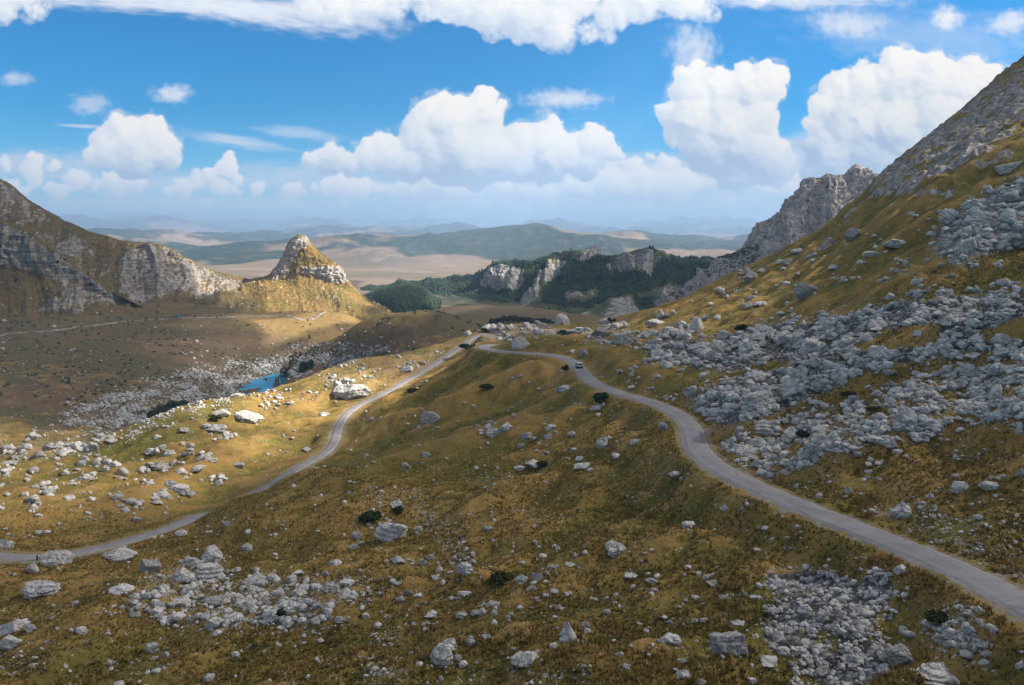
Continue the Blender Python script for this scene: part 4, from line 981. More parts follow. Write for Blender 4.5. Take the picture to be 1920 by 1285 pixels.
def rock_material(name, objrand):
    m, k, b = new_mat(name, .92, .15)
    geo = k.new('ShaderNodeNewGeometry'); pos = geo.outputs['Position']
    if objrand: rnd = k.new('ShaderNodeObjectInfo').outputs['Random']
    else: rnd = k.attr('tone').outputs['Fac']
    n1 = k.noise(pos, .9, 5, .65, .3); n2 = k.noise(pos, 4.0, 4, .7)
    c = k.mix(k.ramp(n1, .32, .66), (.40, .395, .40), (.64, .625, .61))
    c = k.mix(rnd, c, k.mix(n1, (.48, .47, .465), (.74, .71, .68)))
    c = k.mix(k.ramp(k.math('FRACT', k.math('MULTIPLY', rnd, 7.3)), .45, 1.0, 0, .75), c, (.24, .235, .235))
    c = k.mix(k.ramp(n2, .54, .70, 0, .6), c, (.12, .12, .122))
    st = k.noise(k.scalev(pos, (.6, .5, 5.0)), 1.0, 4, .7, .5); c = k.mix(k.ramp(st, .54, .64, 0, .6), c, (.115, .115, .12))
    cr = k.voro(k.mix(.12, pos, k.new('ShaderNodeTexNoise').outputs[1]), .95, 'DISTANCE_TO_EDGE'); c = k.mix(k.ramp(cr.outputs['Distance'], .0, .022, .45, 0), c, (.06, .06, .062))
    li = k.noise(pos, 1.7, 4, .7); c = k.mix(k.ramp(li, .62, .70, 0, .6), c, (.36, .31, .20))
    mo = k.math('MULTIPLY', k.ramp(k.noise(pos, .7, 3), .56, .64), k.ramp(k.sep(geo.outputs['Normal'])[2], .75, .95)); c = k.mix(k.math('MULTIPLY', mo, .6), c, (.10, .095, .03))
    k.link(c, b.inputs['Base Color'])
    h = k.math('ADD', k.math('MULTIPLY', n2, .6), k.math('MULTIPLY', st, .9)); h = k.math('ADD', h, k.ramp(cr.outputs['Distance'], 0, .06))
    k.link(k.bump(h, .8, .12), b.inputs['Normal'])
    return m
M_ROCK = rock_material('limestone', True); M_ROCK2 = rock_material('limestone_scatter', False)

# notable boulders: centre and size as read off the photograph, kind, own label, short name used to describe smaller neighbours
MAIN = [
 (102,1050,58,40,'r','big rounded pitted boulder at the near edge of the lower road',"big round roadside boulder"),
 (219,1038,60,28,'r','low domed dark streaked boulder touching the lower road',"domed boulder on the lower road"),
 (73,1104,70,40,'l','wide cracked boulder with grassy top below the lower road',"cracked grassy topped boulder"),
 (60,1067,22,24,'p','narrow upright pale stone beside the big round roadside boulder',None),
 (24,1174,50,30,'s','bright white bedded slab at the left edge of the photo',"white bedded slab"),
 (57,1178,28,20,'s','smaller white slab leaning on the bright bedded slab',None),
 (16,1204,38,32,'b','pale blocky boulder below the bright bedded slab',None),
 (279,1062,44,30,'b','large ribbed grey boulder heading the left rock field',"ribbed boulder"),
 (226,1104,44,24,'r','long smooth pale boulder at the left tip of the rock field',"long smooth boulder"),
 (341,1080,42,36,'p','tall peaked boulder in the middle of the left rock field',"peaked boulder"),
 (395,1040,38,38,'p','tower like boulder crowning the left rock field',"tower boulder"),
 (389,1076,48,38,'l','broad crevassed outcrop under the tower like boulder',"crevassed outcrop"),
 (338,1128,34,24,'b','dark creased block on the lower side of the left rock field',"creased block"),
 (395,1127,42,22,'r','flat grey hump on the lower side of the left rock field',"flat grey hump"),
 (440,1158,32,20,'r','smooth pale oval boulder under the central rubble',"pale oval boulder"),
 (464,1133,36,22,'b','round bluish boulder at the left end of the central rubble',"bluish rubble boulder"),
 (478,1090,46,26,'l','long arched ledge of rock above the central rubble',"arched ledge"),
 (507,1152,30,26,'b','rough boulder with a green shrub growing on it',"shrub boulder"),
 (558,1112,32,22,'b','grey block jutting from the top of the central rubble',"jutting grey block"),
 (733,998,60,44,'l','large tilted layered slab standing alone in mid meadow',"tilted layered slab"),
 (746,948,28,22,'b','split boulder just above the tilted layered slab',"split boulder"),
 (627,1055,24,14,'r','brown stained low boulder left of the dirt track',"brown stained boulder"),
 (871,1067,30,28,'l','ribbed knobbly boulder right of the dirt track',"knobbly boulder"),
 (827,1227,42,46,'r','big white fluted boulder with dark shade at its left',"fluted white boulder"),
 (848,1208,42,16,'l','ribbed rock arm reaching right from the fluted white boulder',None),
 (986,1235,54,34,'r','smooth egg shaped boulder alone on the bare brown turf',"egg shaped boulder"),
 (1064,1187,32,46,'p','tall jagged boulder leaning in the lower middle meadow',"tall jagged boulder"),
 (1159,1027,46,32,'l','striped layered boulder alone on the dark grass knoll',"striped layered boulder"),
 (1367,1202,62,48,'b','massive angular boulder by the green patch at lower right',"massive angular boulder"),
 (1257,1199,38,28,'l','horseshoe shaped grey boulder in the lower meadow',"horseshoe boulder"),
 (1007,1082,22,20,'b','small angular block with a flat lit face',"small angular block"),
 (1682,1228,56,50,'r','tallest grey dome boulder in the lower right corner',"tall dome boulder"),
 (1658,1258,22,26,'b','slanting foot stone against the lower right dome boulder',None),
 (1771,1276,98,34,'l','wide rock hump cut by the bottom edge at lower right',"wide bottom hump"),
 (1436,1238,44,28,'b','wedge shaped pale boulder at the foot of the lower scree',"pale wedge boulder"),
 (1469,1222,26,22,'r','small white rounded boulder beside the pale wedge',None),
 (1544,1262,32,30,'b','white chunk under the lower right scree',"white chunk"),
 (1786,1188,30,24,'b','grey block among the dark turf below the right road',"dark turf block"),
 (1819,1226,32,20,'b','broken grey ledge low in the right corner',None),
 (1463,1095,26,22,'r','bluish round boulder at the head of the lower scree',"scree head boulder"),
 (1694,957,42,34,'p','white sharp crested boulder uphill of the right road',"sharp crested white boulder"),
 (1801,913,32,24,'r','oval speckled boulder on the dark slope, left of a similar one',"speckled boulder"),
 (1857,910,34,20,'r','pale humped boulder on the dark slope, right of the speckled one',"pale humped boulder"),
 (1436,802,50,32,'l','large creviced boulder on the knoll above the road bend',"creviced knoll boulder"),
 (1373,826,24,17,'b','square white block nearest the road bend',"square white block"),
 (1388,807,16,16,'r','rounded knob just above the square white block',None),
 (1481,820,30,22,'r','dome boulder in the dip of the grassy knoll',"knoll dome boulder"),
 (1537,807,28,22,'b','faceted pale boulder right of the knoll dome boulder',"faceted knoll boulder"),
 (1526,846,36,32,'b','broken pyramid of rock at the lower edge of the knoll rocks',"broken pyramid"),
 (1705,782,40,34,'p','big folded boulder in the right hand boulder field',"folded boulder"),
 (1733,788,24,22,'r','smooth grey egg beside the folded boulder',None),
 (1644,822,38,16,'s','flat blue grey slab under the boulder field',"flat blue grey slab"),
 (1817,695,32,28,'b','cracked white boulder near the right edge',"cracked white boulder"),
 (1870,737,28,32,'p','standing pair of pale stones near the right edge',None),
 (1425,746,58,36,'b','huge wedge block at the foot of the long scree',"huge wedge block"),
 (1484,729,38,38,'s','tilted smooth plate of rock beside the huge wedge block',"tilted smooth plate"),
 (1523,650,48,32,'b','large jagged block in the middle of the long scree',"jagged scree block"),
 (1498,631,26,26,'b','upright block above the jagged scree block',None),
 (1649,659,38,24,'b','grey tent shaped block in the upper scree',"tent shaped block"),
 (1882,636,38,22,'r','bumpy pale boulder on the right edge of the scree',"bumpy pale boulder"),
 (1887,661,38,20,'b','pale pointed heap under the bumpy boulder at right',None),
 (1365,629,36,18,'s','smooth grey sloping slab at the start of the long scree',"smooth sloping slab"),
 (1306,611,24,30,'p','tall white pointed boulder above the pass road',"white pointed boulder"),
 (1281,632,34,20,'r','white block like a loaf below the pointed boulder',"white loaf block"),
 (1234,663,26,18,'b','brownish square block on the grassy terrace',"square terrace block"),
 (1346,652,26,28,'r','pitted round boulder at the left end of the scree',"pitted scree boulder"),
 (1312,648,44,12,'s','long low ledge joining two big scree boulders',None),
 (1227,605,36,14,'b','dark faced ledge on the slope above the pass',"dark faced ledge"),
 (1238,592,13,18,'p','small lit spike on top of the dark faced ledge',None),
 (1402,573,18,15,'b','brilliant white sunlit boulder on the golden slope',"brilliant white boulder"),
 (1422,569,28,9,'s','flat grey stone right of the brilliant white boulder',None),
 (1513,546,42,30,'r','solitary leaning oval boulder high on the orange slope',"leaning oval boulder"),
 (1408,520,24,22,'b','grey block on the skyline slope below the cliff',"skyline block"),
 (1602,440,36,26,'b','angular outcrop on the upper right slope',"upper slope outcrop"),
 (1684,455,52,16,'s','long slanting ledge on the upper right slope',"slanting ledge"),
 (1781,365,13,17,'p','lone white standing stone high on the right slope',"lone standing stone"),
 (1896,313,52,18,'s','pale smooth bedrock slab at the upper right edge',"pale bedrock slab"),
 (1843,411,60,32,'l','broad cracked bedrock outcrop at upper right',"bedrock outcrop"),
 (1813,462,42,34,'l','steep ribbed bedrock face at upper right',"ribbed bedrock face"),
 (1780,405,40,28,'l','dark jointed bedrock mass at upper right',"jointed bedrock mass"),
 (1128,624,40,22,'b','left half of the huge grey slab rock by the pass',"huge pass slab"),
 (1169,634,38,24,'b','right half of the huge grey slab rock by the pass',None),
 (1134,604,22,14,'r','white knob behind the huge slab rock at the pass',None),
 (1157,611,24,12,'r','pale lumpy rock behind the right of the pass slab',None),
 (1055,602,28,26,'r','tall pale round boulder behind the parked vehicles',"pale pass boulder"),
 (977,645,34,26,'p','dark twin boulder above the hairpin road',"dark twin boulder"),
 (1095,662,18,20,'p','grey wedge boulder beside the road near the car',"grey wedge by the car"),
 (1072,659,18,7,'s','low white flat rock just above the road near the car',None),
 (659,734,66,32,'r','largest dome of pale rock above the lower road',"largest pale dome"),
 (632,721,18,14,'b','knobbly stone left behind the largest pale dome',None),
 (648,714,16,12,'b','sunlit stone peeping over the largest pale dome',None),
 (806,782,36,25,'p','grey grooved boulder on the middle grass ridge',"grooved ridge boulder"),
 (925,811,28,18,'l','left one of a pair of spotted boulders in mid meadow',"spotted pair"),
 (949,802,26,18,'l','right one of the pair of spotted boulders',None),
 (999,869,36,18,'b','cleft grey boulder on the meadow below the car',"cleft grey boulder"),
 (974,877,22,11,'r','low stone at the left foot of the cleft grey boulder',None),
 (1093,873,34,16,'b','heap like white boulder in the upper meadow',"heap like white boulder"),
 (1088,861,18,13,'b','dark cap stone above the heap like white boulder',None),
 (1130,830,24,22,'p','slanted blade boulder on the meadow left of the road bend',"slanted blade boulder"),
 (460,782,58,17,'s','long slanting grey ledge below the golden rim',"rim ledge"),
 (413,774,34,15,'b','sunlit boulder with a small bush in front on the golden rim',"bush boulder"),
 (405,802,34,16,'b','half shaded boulder under the sunlit rim boulder',None),
 (175,839,20,20,'b','sunlit split boulder ending the white row at left',"row end boulder"),
 (61,817,24,15,'r','grey rounded boulder in shade behind the white row',"shaded row boulder"),
 (1244,801,18,20,'b','dark weathered stump of rock left of the road bend',"dark rock stump"),
 (1271,889,30,12,'b','pale rubble mound beside the road shoulder',"shoulder mound"),
]
MINOR = [
 (16,843,24,12),(48,839,20,14),(90,839,24,12),(119,846,26,10),(140,835,22,16),(159,838,18,14),(206,826,24,10),(241,820,14,10),(16,868,26,8),(151,870,16,12),(159,860,16,12),(130,860,18,8),(18,896,14,8),
 (283,846,24,13),(257,856,16,10),(309,796,10,7),(341,806,24,12),(299,874,40,12),(328,878,14,10),(265,883,18,10),(161,895,32,14),(197,880,16,14),(397,862,22,10),(370,878,28,14),(447,872,22,10),
 (413,899,26,16),(317,907,28,14),(333,917,40,12),(127,933,22,12),(56,932,14,8),(87,924,26,12),(294,928,24,12),(275,919,20,8),(444,741,26,10),
 (354,1051,30,18),(462,1027,20,18),(424,982,16,12),(254,974,20,12),(185,967,14,6),(16,974,12,6),(10,1021,26,22),(46,996,12,12),(338,1000,22,14),(56,1218,12,9),(150,1182,24,18),
 (427,1117,16,16),(400,1168,34,22),(372,1188,10,12),(234,1213,12,9),(285,1215,26,22),(311,1230,12,20),(285,1235,24,12),(322,1210,12,10),(204,1241,20,10),(266,1117,24,14),(303,1104,30,22),(293,1147,26,20),(330,1155,30,20),(252,1152,20,12),
 (682,967,22,12),(709,964,22,10),(668,1004,20,18),(664,1025,20,13),(744,1049,24,18),(792,1054,16,18),(808,1045,14,14),(887,1054,14,12),(817,1082,18,12),(824,1069,14,16),(813,1000,12,10),(784,992,16,12),
 (871,1112,26,12),(768,1110,16,12),(749,1123,20,14),(722,1128,12,9),(784,1116,18,10),(867,1152,26,12),(891,1149,20,14),(808,1152,30,14),(685,1155,14,12),(703,1161,16,9),(639,1161,26,12),(599,1174,10,10),(660,1179,12,9),
 (707,1190,10,10),(881,1202,20,24),(895,1220,10,8),(628,1105,16,20),(650,1093,26,14),(709,1084,12,9),(728,1080,14,10),(655,1115,30,16),(510,1084,22,20),(550,1081,12,14),(534,1093,16,10),(537,1147,22,20),(566,1164,20,16),(580,1153,16,12),
 (540,1171,24,14),(575,1128,24,16),(494,1123,24,14),(612,1106,26,16),(520,1112,26,16),(590,1100,20,14),
 (1182,1080,28,10),(1221,1088,22,12),(1041,1109,18,12),(1057,1116,12,12),(924,1131,20,12),(1097,1171,18,14),(1099,1182,18,12),(1126,1174,9,12),(1170,1178,18,8),(1187,1176,12,12),(1383,1168,26,14),(1340,1094,28,14),
 (1323,1084,12,14),(1362,1120,26,12),(1292,984,24,16),(1358,952,18,14),(1319,976,14,10),(916,991,22,14),(1225,1133,12,10),(1237,1145,14,9),(1249,1157,14,10),(1320,1163,16,12),(1303,1164,14,12),(1343,1159,16,10),(1339,1171,12,11),
 (1138,1147,14,12),(1144,1137,9,9),(1202,1132,16,10),(1283,1265,26,22),(1315,1278,22,14),(1281,1241,14,14),(1175,1249,15,12),(1174,1221,14,7),(981,1176,9,12),(1038,1063,26,14),(1070,1058,22,10),(1103,1045,16,10),(978,1086,24,20),
 (905,1147,14,18),(927,1150,12,14),(911,1192,18,12),(1222,1180,12,9),(1038,1213,16,16),
 (1503,1226,13,12),(1440,1184,20,20),(1460,1190,24,22),(1481,1183,24,18),(1490,1170,20,12),(1511,1204,22,12),(1538,1211,22,12),(1547,1228,30,14),(1418,1120,22,9),(1640,1114,17,14),(1690,1068,28,20),(1762,1196,28,22),(1822,1185,22,26),
 (1843,1208,28,20),(1653,955,15,11),(1647,930,13,11),(1592,919,20,14),(1837,970,20,14),(1840,1020,10,10),(1913,1247,14,18),(1864,1238,16,10),(1457,1146,16,10),(1511,1140,24,18),(1544,1160,24,18),(1598,1250,18,16),(1410,1276,18,14),
 (1417,829,20,14),(1473,838,24,12),(1425,870,28,18),(1428,888,22,16),(1478,866,26,16),(1411,859,24,12),(1439,845,16,20),(1599,783,20,16),(1540,781,22,13),(1492,782,18,12),(1588,760,26,14),(1532,755,36,9),(1683,734,30,20),(1728,743,18,18),
 (1711,730,18,14),(1831,667,34,14),(1873,692,36,20),(1823,788,24,9),(1913,804,14,26),(1683,846,18,10),(1506,723,16,12),(1548,727,14,12),(1490,712,24,18),(1509,657,22,16),(1616,681,26,18),(1721,625,18,12),(1747,807,20,6),(1613,618,18,12),
 (1470,639,24,20),(1422,634,34,18),(1915,888,14,20),(1314,756,26,22),(1298,732,30,20),(1364,716,24,16),
 (1211,628,16,14),(1226,625,14,14),(1276,611,22,14),(1319,599,16,14),(1348,594,16,9),(1341,614,10,8),(1216,651,22,9),(1254,663,20,16),(1333,666,16,18),(1304,676,22,12),(1213,676,22,10),
 (1372,531,14,10),(1565,501,22,12),(1479,492,22,14),(1498,501,13,8),(1525,476,12,9),(1711,425,18,8),(1635,476,38,12),(1825,384,40,22),(1893,402,26,22),(1899,446,30,12),(1902,369,38,16),(1884,528,24,14),(1715,529,13,14),(1671,556,24,14),
 (1498,470,26,10),(1685,571,10,9),(1463,491,18,10),(1430,507,20,9),
 (696,718,16,9),(855,770,12,8),(606,777,22,10),(760,872,16,12),(712,812,14,8),(699,810,12,8),(569,820,10,6),(519,787,14,7),(574,843,20,10),(744,921,14,9),(799,853,16,12),(942,827,16,8),
 (537,746,14,8),(548,744,12,8),(506,736,14,8),(572,715,10,8),(598,740,10,7),(762,692,22,12),(786,676,14,10),(807,678,12,5),(688,700,20,6),(720,670,20,6),(877,625,16,12),(934,626,14,8),
 (1157,855,20,12),(1107,815,18,9),(1033,802,16,12),(1071,814,16,12),(1027,819,18,12),(1006,830,18,9),(988,816,26,14),(960,852,12,9),(1092,806,14,10),(1191,828,18,12),(1122,763,30,10),(1165,761,14,10),(1059,728,34,10),
 (1038,883,12,8),(1033,893,12,9),(1257,842,18,9),(1257,856,16,8),(1056,779,18,8),(969,617,16,10),(987,616,14,9),(950,632,20,7),(931,627,16,7),(1146,655,20,8),(1173,672,20,8),
]
PLACED = []   # (photo x, y, w, h, object, anchor name)
def place_rock(px, py, w, h, kind, seed):
    p, ok = trace([px], [py + h*.30]); p = p[0]
    _, _, zc = proj(p)
    W = w/FPX*zc; ca = max(.15, -p[2]/np.linalg.norm(p))       # how steeply we look down on it
    H = h/FPX*zc
    dep = W*random.uniform(.65, .95)
    hz = max(H*1.15 - dep*ca*.75, H*.55, W*.28)
    lv = 5 if w > 34 else (4 if w > 15 else 3)
    P, F = rock_shape(seed, lv, kind)
    P = P*np.array([W*.54, dep*.5, hz*.62])
    if kind == 's': # tilted plate
        t = math.radians(random.uniform(-14, 10)); P = P @ np.array([[math.cos(t), 0, -math.sin(t)], [0, 1, 0], [math.sin(t), 0, math.cos(t)]])
    base = float(hs(p[0], p[1])); 
    o = mesh_np('boulder', P, F, M_ROCK, w > 15)
    if w > 15:
        try: o.data.set_sharp_from_angle(angle=R(38))
        except Exception: pass
    o.location = (p[0], p[1] + dep*.15, base + hz*.17)
    return o
random.seed(3)
for i, (px, py, w, h, kind, lab, an) in enumerate(MAIN):
    o = place_rock(px, py, w, h, kind, 1000+i)
    tag(o, lab, 'boulder', 'boulders lying on the slopes'); PLACED.append((px, py, w, h, o, an))
anchors = [(px, py, an) for (px, py, w, h, k_, l, an) in MAIN if an]
# smaller boulders are described by the nearest notable one
budget = 300 - len(MAIN)
MINOR = [m for m in MINOR if m[0] > 0]
MINOR = sorted(MINOR, key=lambda m: -(m[2]*m[3]))[:budget]
groups_ = {}
for j, (px, py, w, h) in enumerate(MINOR):
    best = min(anchors, key=lambda a: math.hypot(a[0]-px, (a[1]-py)*1.2)); dx, dy = px-best[0], py-best[1]
    side = ('right of' if dx > 0 else 'left of') if abs(dx) > abs(dy)*1.2 else ('below' if dy > 0 else 'above')
    form = 'flat' if w > 2.4*h else ('upright' if h > 1.05*w else ('low' if w > 1.7*h else 'chunky'))
    groups_.setdefault((best[2], side), []).append((math.hypot(dx, dy), j, form))
LAB = {}
for (an, side), L in groups_.items():
    L.sort(); ords = ['nearest', 'second', 'third', 'fourth', 'fifth', 'sixth', 'seventh', 'eighth', 'ninth', 'tenth', 'eleventh', 'twelfth', 'thirteenth', 'fourteenth', 'fifteenth']
    for n_, (_, j, form) in enumerate(L):
        o_ = ords[min(n_, 14)]
        if len(L) == 1: LAB[j] = f"{form} grey rock {side} the {an}"
        elif n_ == 0: LAB[j] = f"{form} grey rock {side} the {an}, the closest there"
        elif n_ == len(L)-1: LAB[j] = f"{form} grey rock {side} the {an}, the farthest of its {len(L)} neighbours" if len(L) > 2 else f"{form} grey rock {side} the {an}, the farther of two"
        else: LAB[j] = f"{form} grey rock {side} the {an}, {o_} outward from it"
for j, (px, py, w, h) in enumerate(MINOR):
    kind = random.choice('rbblrs') if w < 1.8*h else random.choice('sbl')
    o = place_rock(px, py, w, h, kind, 3000+j)
    tag(o, LAB[j], 'boulder', 'boulders lying on the slopes')
print('boulders', len(MAIN)+len(MINOR), round(time.time()-T0, 1))

# all the smaller stones: scree, block fields and scattered rubble
PROTO = [rock_shape(500+i, 2, k_)[0] for i, k_ in enumerate('bbrsblprbbsr')]; F2 = ICO[2][1]
PROTO3 = [rock_shape(600+i, 3, k_)[0] for i, k_ in enumerate('bbrsblprbb')]; F3 = ICO[3][1]
def scatter_batch(name, P, S, rs, label, big=None):
    """P (n,3) places, S (n,) sizes in metres"""
    Vs, Fs, Ts = [], [], []; off = 0
    for protos, F, sel in ((PROTO, F2, ~big), (PROTO3, F3, big)):
        ii = np.where(sel)[0]; which = rs.randint(0, len(protos), len(ii))
        for q in range(len(protos)):
            idx_ = ii[which == q]
            if not len(idx_): continue
            V0 = protos[q]; n = len(idx_); s = S[idx_]
            sc = np.stack([rs.uniform(.75, 1.35, n), rs.uniform(.6, 1.1, n), rs.uniform(.42, .95, n)], -1)*s[:, None]*.5
            V = V0[None]*sc[:, None]; an = rs.uniform(0, 6.283, n); tl_ = rs.uniform(-.5, .5, n)
            c, s_ = np.cos(tl_)[:, None], np.sin(tl_)[:, None]; x, y, z = V[..., 0], V[..., 1], V[..., 2]; x, z = x*c-z*s_, x*s_+z*c
            c, s_ = np.cos(an)[:, None], np.sin(an)[:, None]; x, y = x*c-y*s_, x*s_+y*c
            V = np.stack([x, y, z], -1) + P[idx_][:, None]; V[..., 2] += (sc[:, 2]*.22)[:, None]
            Vs.append(V.reshape(-1, 3)); Fs.append((F[None]+(np.arange(n)*len(V0))[:, None, None]+off).reshape(-1, 3)); off += n*len(V0)
            Ts.append(np.repeat(rs.rand(n), len(V0)))
    o = mesh_np(name, np.concatenate(Vs), np.concatenate(Fs), M_ROCK2, False, {'tone': np.concatenate(Ts)})
    o['kind'] = 'stuff'; o['label'] = label; return o
rs = np.random.RandomState(21)
def sample_poly(poly, n):
    x0, x1 = min(p[0] for p in poly)-14, max(p[0] for p in poly)+14; y0, y1 = min(p[1] for p in poly)-8, max(p[1] for p in poly)+8
    out = []
    while len(out) < n:
        x = rs.uniform(x0, x1, n*2); y = rs.uniform(y0, y1, n*2)
        w1 = 26*fbm(x/50, y/30, 3, 120); w2 = 12*fbm(x/50, y/30, 3, 122)
        m = (rs.rand(n*2) < poly_soft(x+w1*1.5, y+w2*1.5, poly, 20)**1.3) & (rs.rand(n*2) < sstep(-.12, .20, fbm(x/44+y/90, y/20, 4, 124)) + .06)
        for hpoly in HOLES: m &= ~poly_mask(x+w1, y+w2, hpoly)
        out.extend(zip(x[m], y[m]))
    return out[:n]
def poly_area(P):
    P = np.array(P, float); x, y = P[:, 0], P[:, 1]; return abs((x*np.roll(y, -1)-y*np.roll(x, -1)).sum())/2
pts = []; sz = []
for poly, dens in SCREE:
    A = poly_area(poly); tiny = dens < .45
    valley = poly[0] == (200,800)
    n = int(A*dens*(.13 if not tiny else .07)*(1.9 if valley else 1))
    pp = sample_poly(poly, n); pts += pp
    r = rs.rand(n); s = (1.5 + (17 if poly[0] != (1430,1070) else 12)*r**8) if not tiny else (1.8+5*r**5)
    if valley: s = 1.9+5*r**4
    if poly[0] == (1360,835): s = 2.8+15*r**3
    sz += list(s)
# loose stones all over the pastures, in clusters
nn = 17000; x = rs.uniform(-60, 1980, nn); y = rs.uniform(600, 1290, nn)
cl = fbm(x/70, y/38, 4, 130) + .35*fbm(x/16, y/10, 2, 131)
keep = rs.rand(nn) < sstep(.02, .42, cl)*.9 + .05
x, y = x[keep], y[keep]; pts += list(zip(x, y)); sz += list(1.6 + 7.5*rs.rand(len(x))**4.5)
# extra blocks on the left mid slopes
for poly, n, smax in (([(0,880),(250,850),(460,765),(470,800),(400,880),(430,930),(330,960),(0,965)], 900, 17), ([(470,760),(600,705),(840,655),(830,690),(700,730),(560,780)], 260, 10), ([(1190,600),(1500,470),(1700,400),(1900,350),(1920,540),(1500,600),(1200,640)], 1100, 13),
                     ([(1340,880),(1920,1080),(1920,660),(1500,780)], 700, 12), ([(860,760),(1200,740),(1260,860),(1000,900),(880,840)], 260, 11), ([(880,1020),(1400,1040),(1420,1285),(880,1285)], 700, 11), ([(640,930),(880,930),(900,1285),(560,1285)], 450, 10), ([(0,960),(400,960),(640,1100),(600,1285),(0,1285)], 420, 10),
                     ([(1130,740),(1320,780),(1400,800),(1260,640),(1110,640)], 420, 12), ([(700,600),(900,600),(560,680)], 60, 4)):
    pp = sample_poly(poly, n); xx = np.array([p[0] for p in pp]); yy = np.array([p[1] for p in pp])
    k_ = rs.rand(n) < sstep(-.15, .3, fbm(xx/60, yy/34, 3, 133)); pts += [p for p, q in zip(pp, k_) if q]; sz += list(2+smax*rs.rand(int(k_.sum()))**2.6)
pts = np.array(pts); sz = np.array(sz)
pw, ok = trace(pts[:, 0], pts[:, 1], 27., 900.)
dR, _ = road_info(pw[:, 0], pw[:, 1]); _, _, zc = proj(pw)
S = sz/FPX*zc*1.12
m = ok & (dR > 3.2 + S*.5) & (pw[:, 1] < 860) & (S > .10)
inlake = poly_mask(pw[:, 0], pw[:, 1], [(a, b) for a, b in LAKE[:, :2]]) & (rs.rand(len(S)) > .10); m &= ~inlake
m &= ~((S > 3.2) & (pw[:, 1] < 300))
pw, S, sz = pw[m], S[m], sz[m]
pw[:, 2] = hs(pw[:, 0], pw[:, 1])
# stones the camera cannot see from here still belong to the slopes: scatter over the whole ground too
ex = rs.uniform(-.95, .95, 9000); ey = np.exp(rs.uniform(math.log(35), math.log(420), 9000)); 
ep = np.stack([ex*ey, ey, np.zeros(9000)], -1); ep[:, 2] = hs(ep[:, 0], ep[:, 1]); de, _ = road_info(ep[:, 0], ep[:, 1])
ke = (de > 3.8) & (fbm(ep[:, 0]/14, ep[:, 1]/14, 3, 140) > .12); ep = ep[ke]; es = .18+.9*rs.rand(len(ep))**4
far_st = pw[:, 1] > 440
scatter_batch('rubble', np.vstack([pw[~far_st], ep]), np.r_[S[~far_st], es], rs, 'grey limestone scree and loose stones on the grass', np.r_[sz[~far_st] > 8, np.zeros(len(ep), bool)])
scatter_batch('rubble', pw[far_st], S[far_st], rs, 'stony ground around the lake in the valley', sz[far_st] > 9)
print('scatter', len(pw), round(time.time()-T0, 1))
# ------------------------------------------------------------------ grass, bushes, trees
rs = np.random.RandomState(5)
ng = 200000
gu = rs.uniform(-.80, .80, ng); gY = np.sqrt(rs.uniform(36**2, 165**2, ng)); gY = np.where(rs.rand(ng) < .5, np.exp(rs.uniform(math.log(38), math.log(150), ng)), gY)
gX = gu*gY; dG, _ = road_info(gX, gY)
gr_r = g_rock.reshape(GXv.shape); gi = np.clip(np.interp(np.log(gY), vrows, rows_i), 0, len(vrows)-1).astype(int); gj = np.clip(np.interp(gu, ucols, cols_i), 0, len(ucols)-1).astype(int)
ok = (dG > 3.0) & (gr_r[gi, gj] < .42 + .2*rs.rand(ng)) & (fbm(gX/5, gY/5, 3, 150) + .25*rs.randn(ng)*.6 > -.10)
gX, gY = gX[ok], gY[ok]; gZ = hs(gX, gY); n = len(gX)
hgt = rs.uniform(.13, .42, n)*(1+.5*fbm(gX/12, gY/12, 2, 151)); NB = 5
a = rs.uniform(0, 6.283, (n, NB)); lean = rs.uniform(.2, .9, (n, NB)); wd = .035+.035*rs.rand(n, NB); 
bx = gX[:, None]+np.cos(a)*.07; by = gY[:, None]+np.sin(a)*.07; bz = gZ[:, None]-.02+0*a
tx = bx+np.cos(a)*lean*hgt[:, None]; ty = by+np.sin(a)*lean*hgt[:, None]; tz = bz+hgt[:, None]*rs.uniform(.7, 1.1, (n, NB))
px_, py_ = -np.sin(a)*wd, np.cos(a)*wd
V = np.stack([np.stack([bx-px_, by-py_, bz], -1), np.stack([bx+px_, by+py_, bz], -1), np.stack([tx, ty, tz], -1)], 2).reshape(-1, 3)
F = np.arange(len(V), dtype=np.int32).reshape(-1, 3)
mg, kg, bgp = new_mat('grass_blades', .9, .1)
tn = kg.attr('tone').outputs['Fac']; pg_ = kg.new('ShaderNodeNewGeometry').outputs['Position']
gc = kg.mix(kg.ramp(kg.noise(pg_, .16, 4, .6), .42, .66), (.135, .115, .030), (.23, .145, .045)); gc = kg.mix(kg.ramp(tn, .45, 1.0, 0, .9), gc, (.37, .255, .105)); gc = kg.mix(kg.ramp(tn, .0, .25, .6, 0), gc, (.055, .060, .018))
kg.link(gc, bgp.inputs['Base Color'])
g_o = mesh_np('grass', V, F, mg, False, {'tone': np.repeat(rs.rand(n), NB*3)}); g_o['kind'] = 'stuff'; g_o['label'] = 'dry tufted mountain grass'

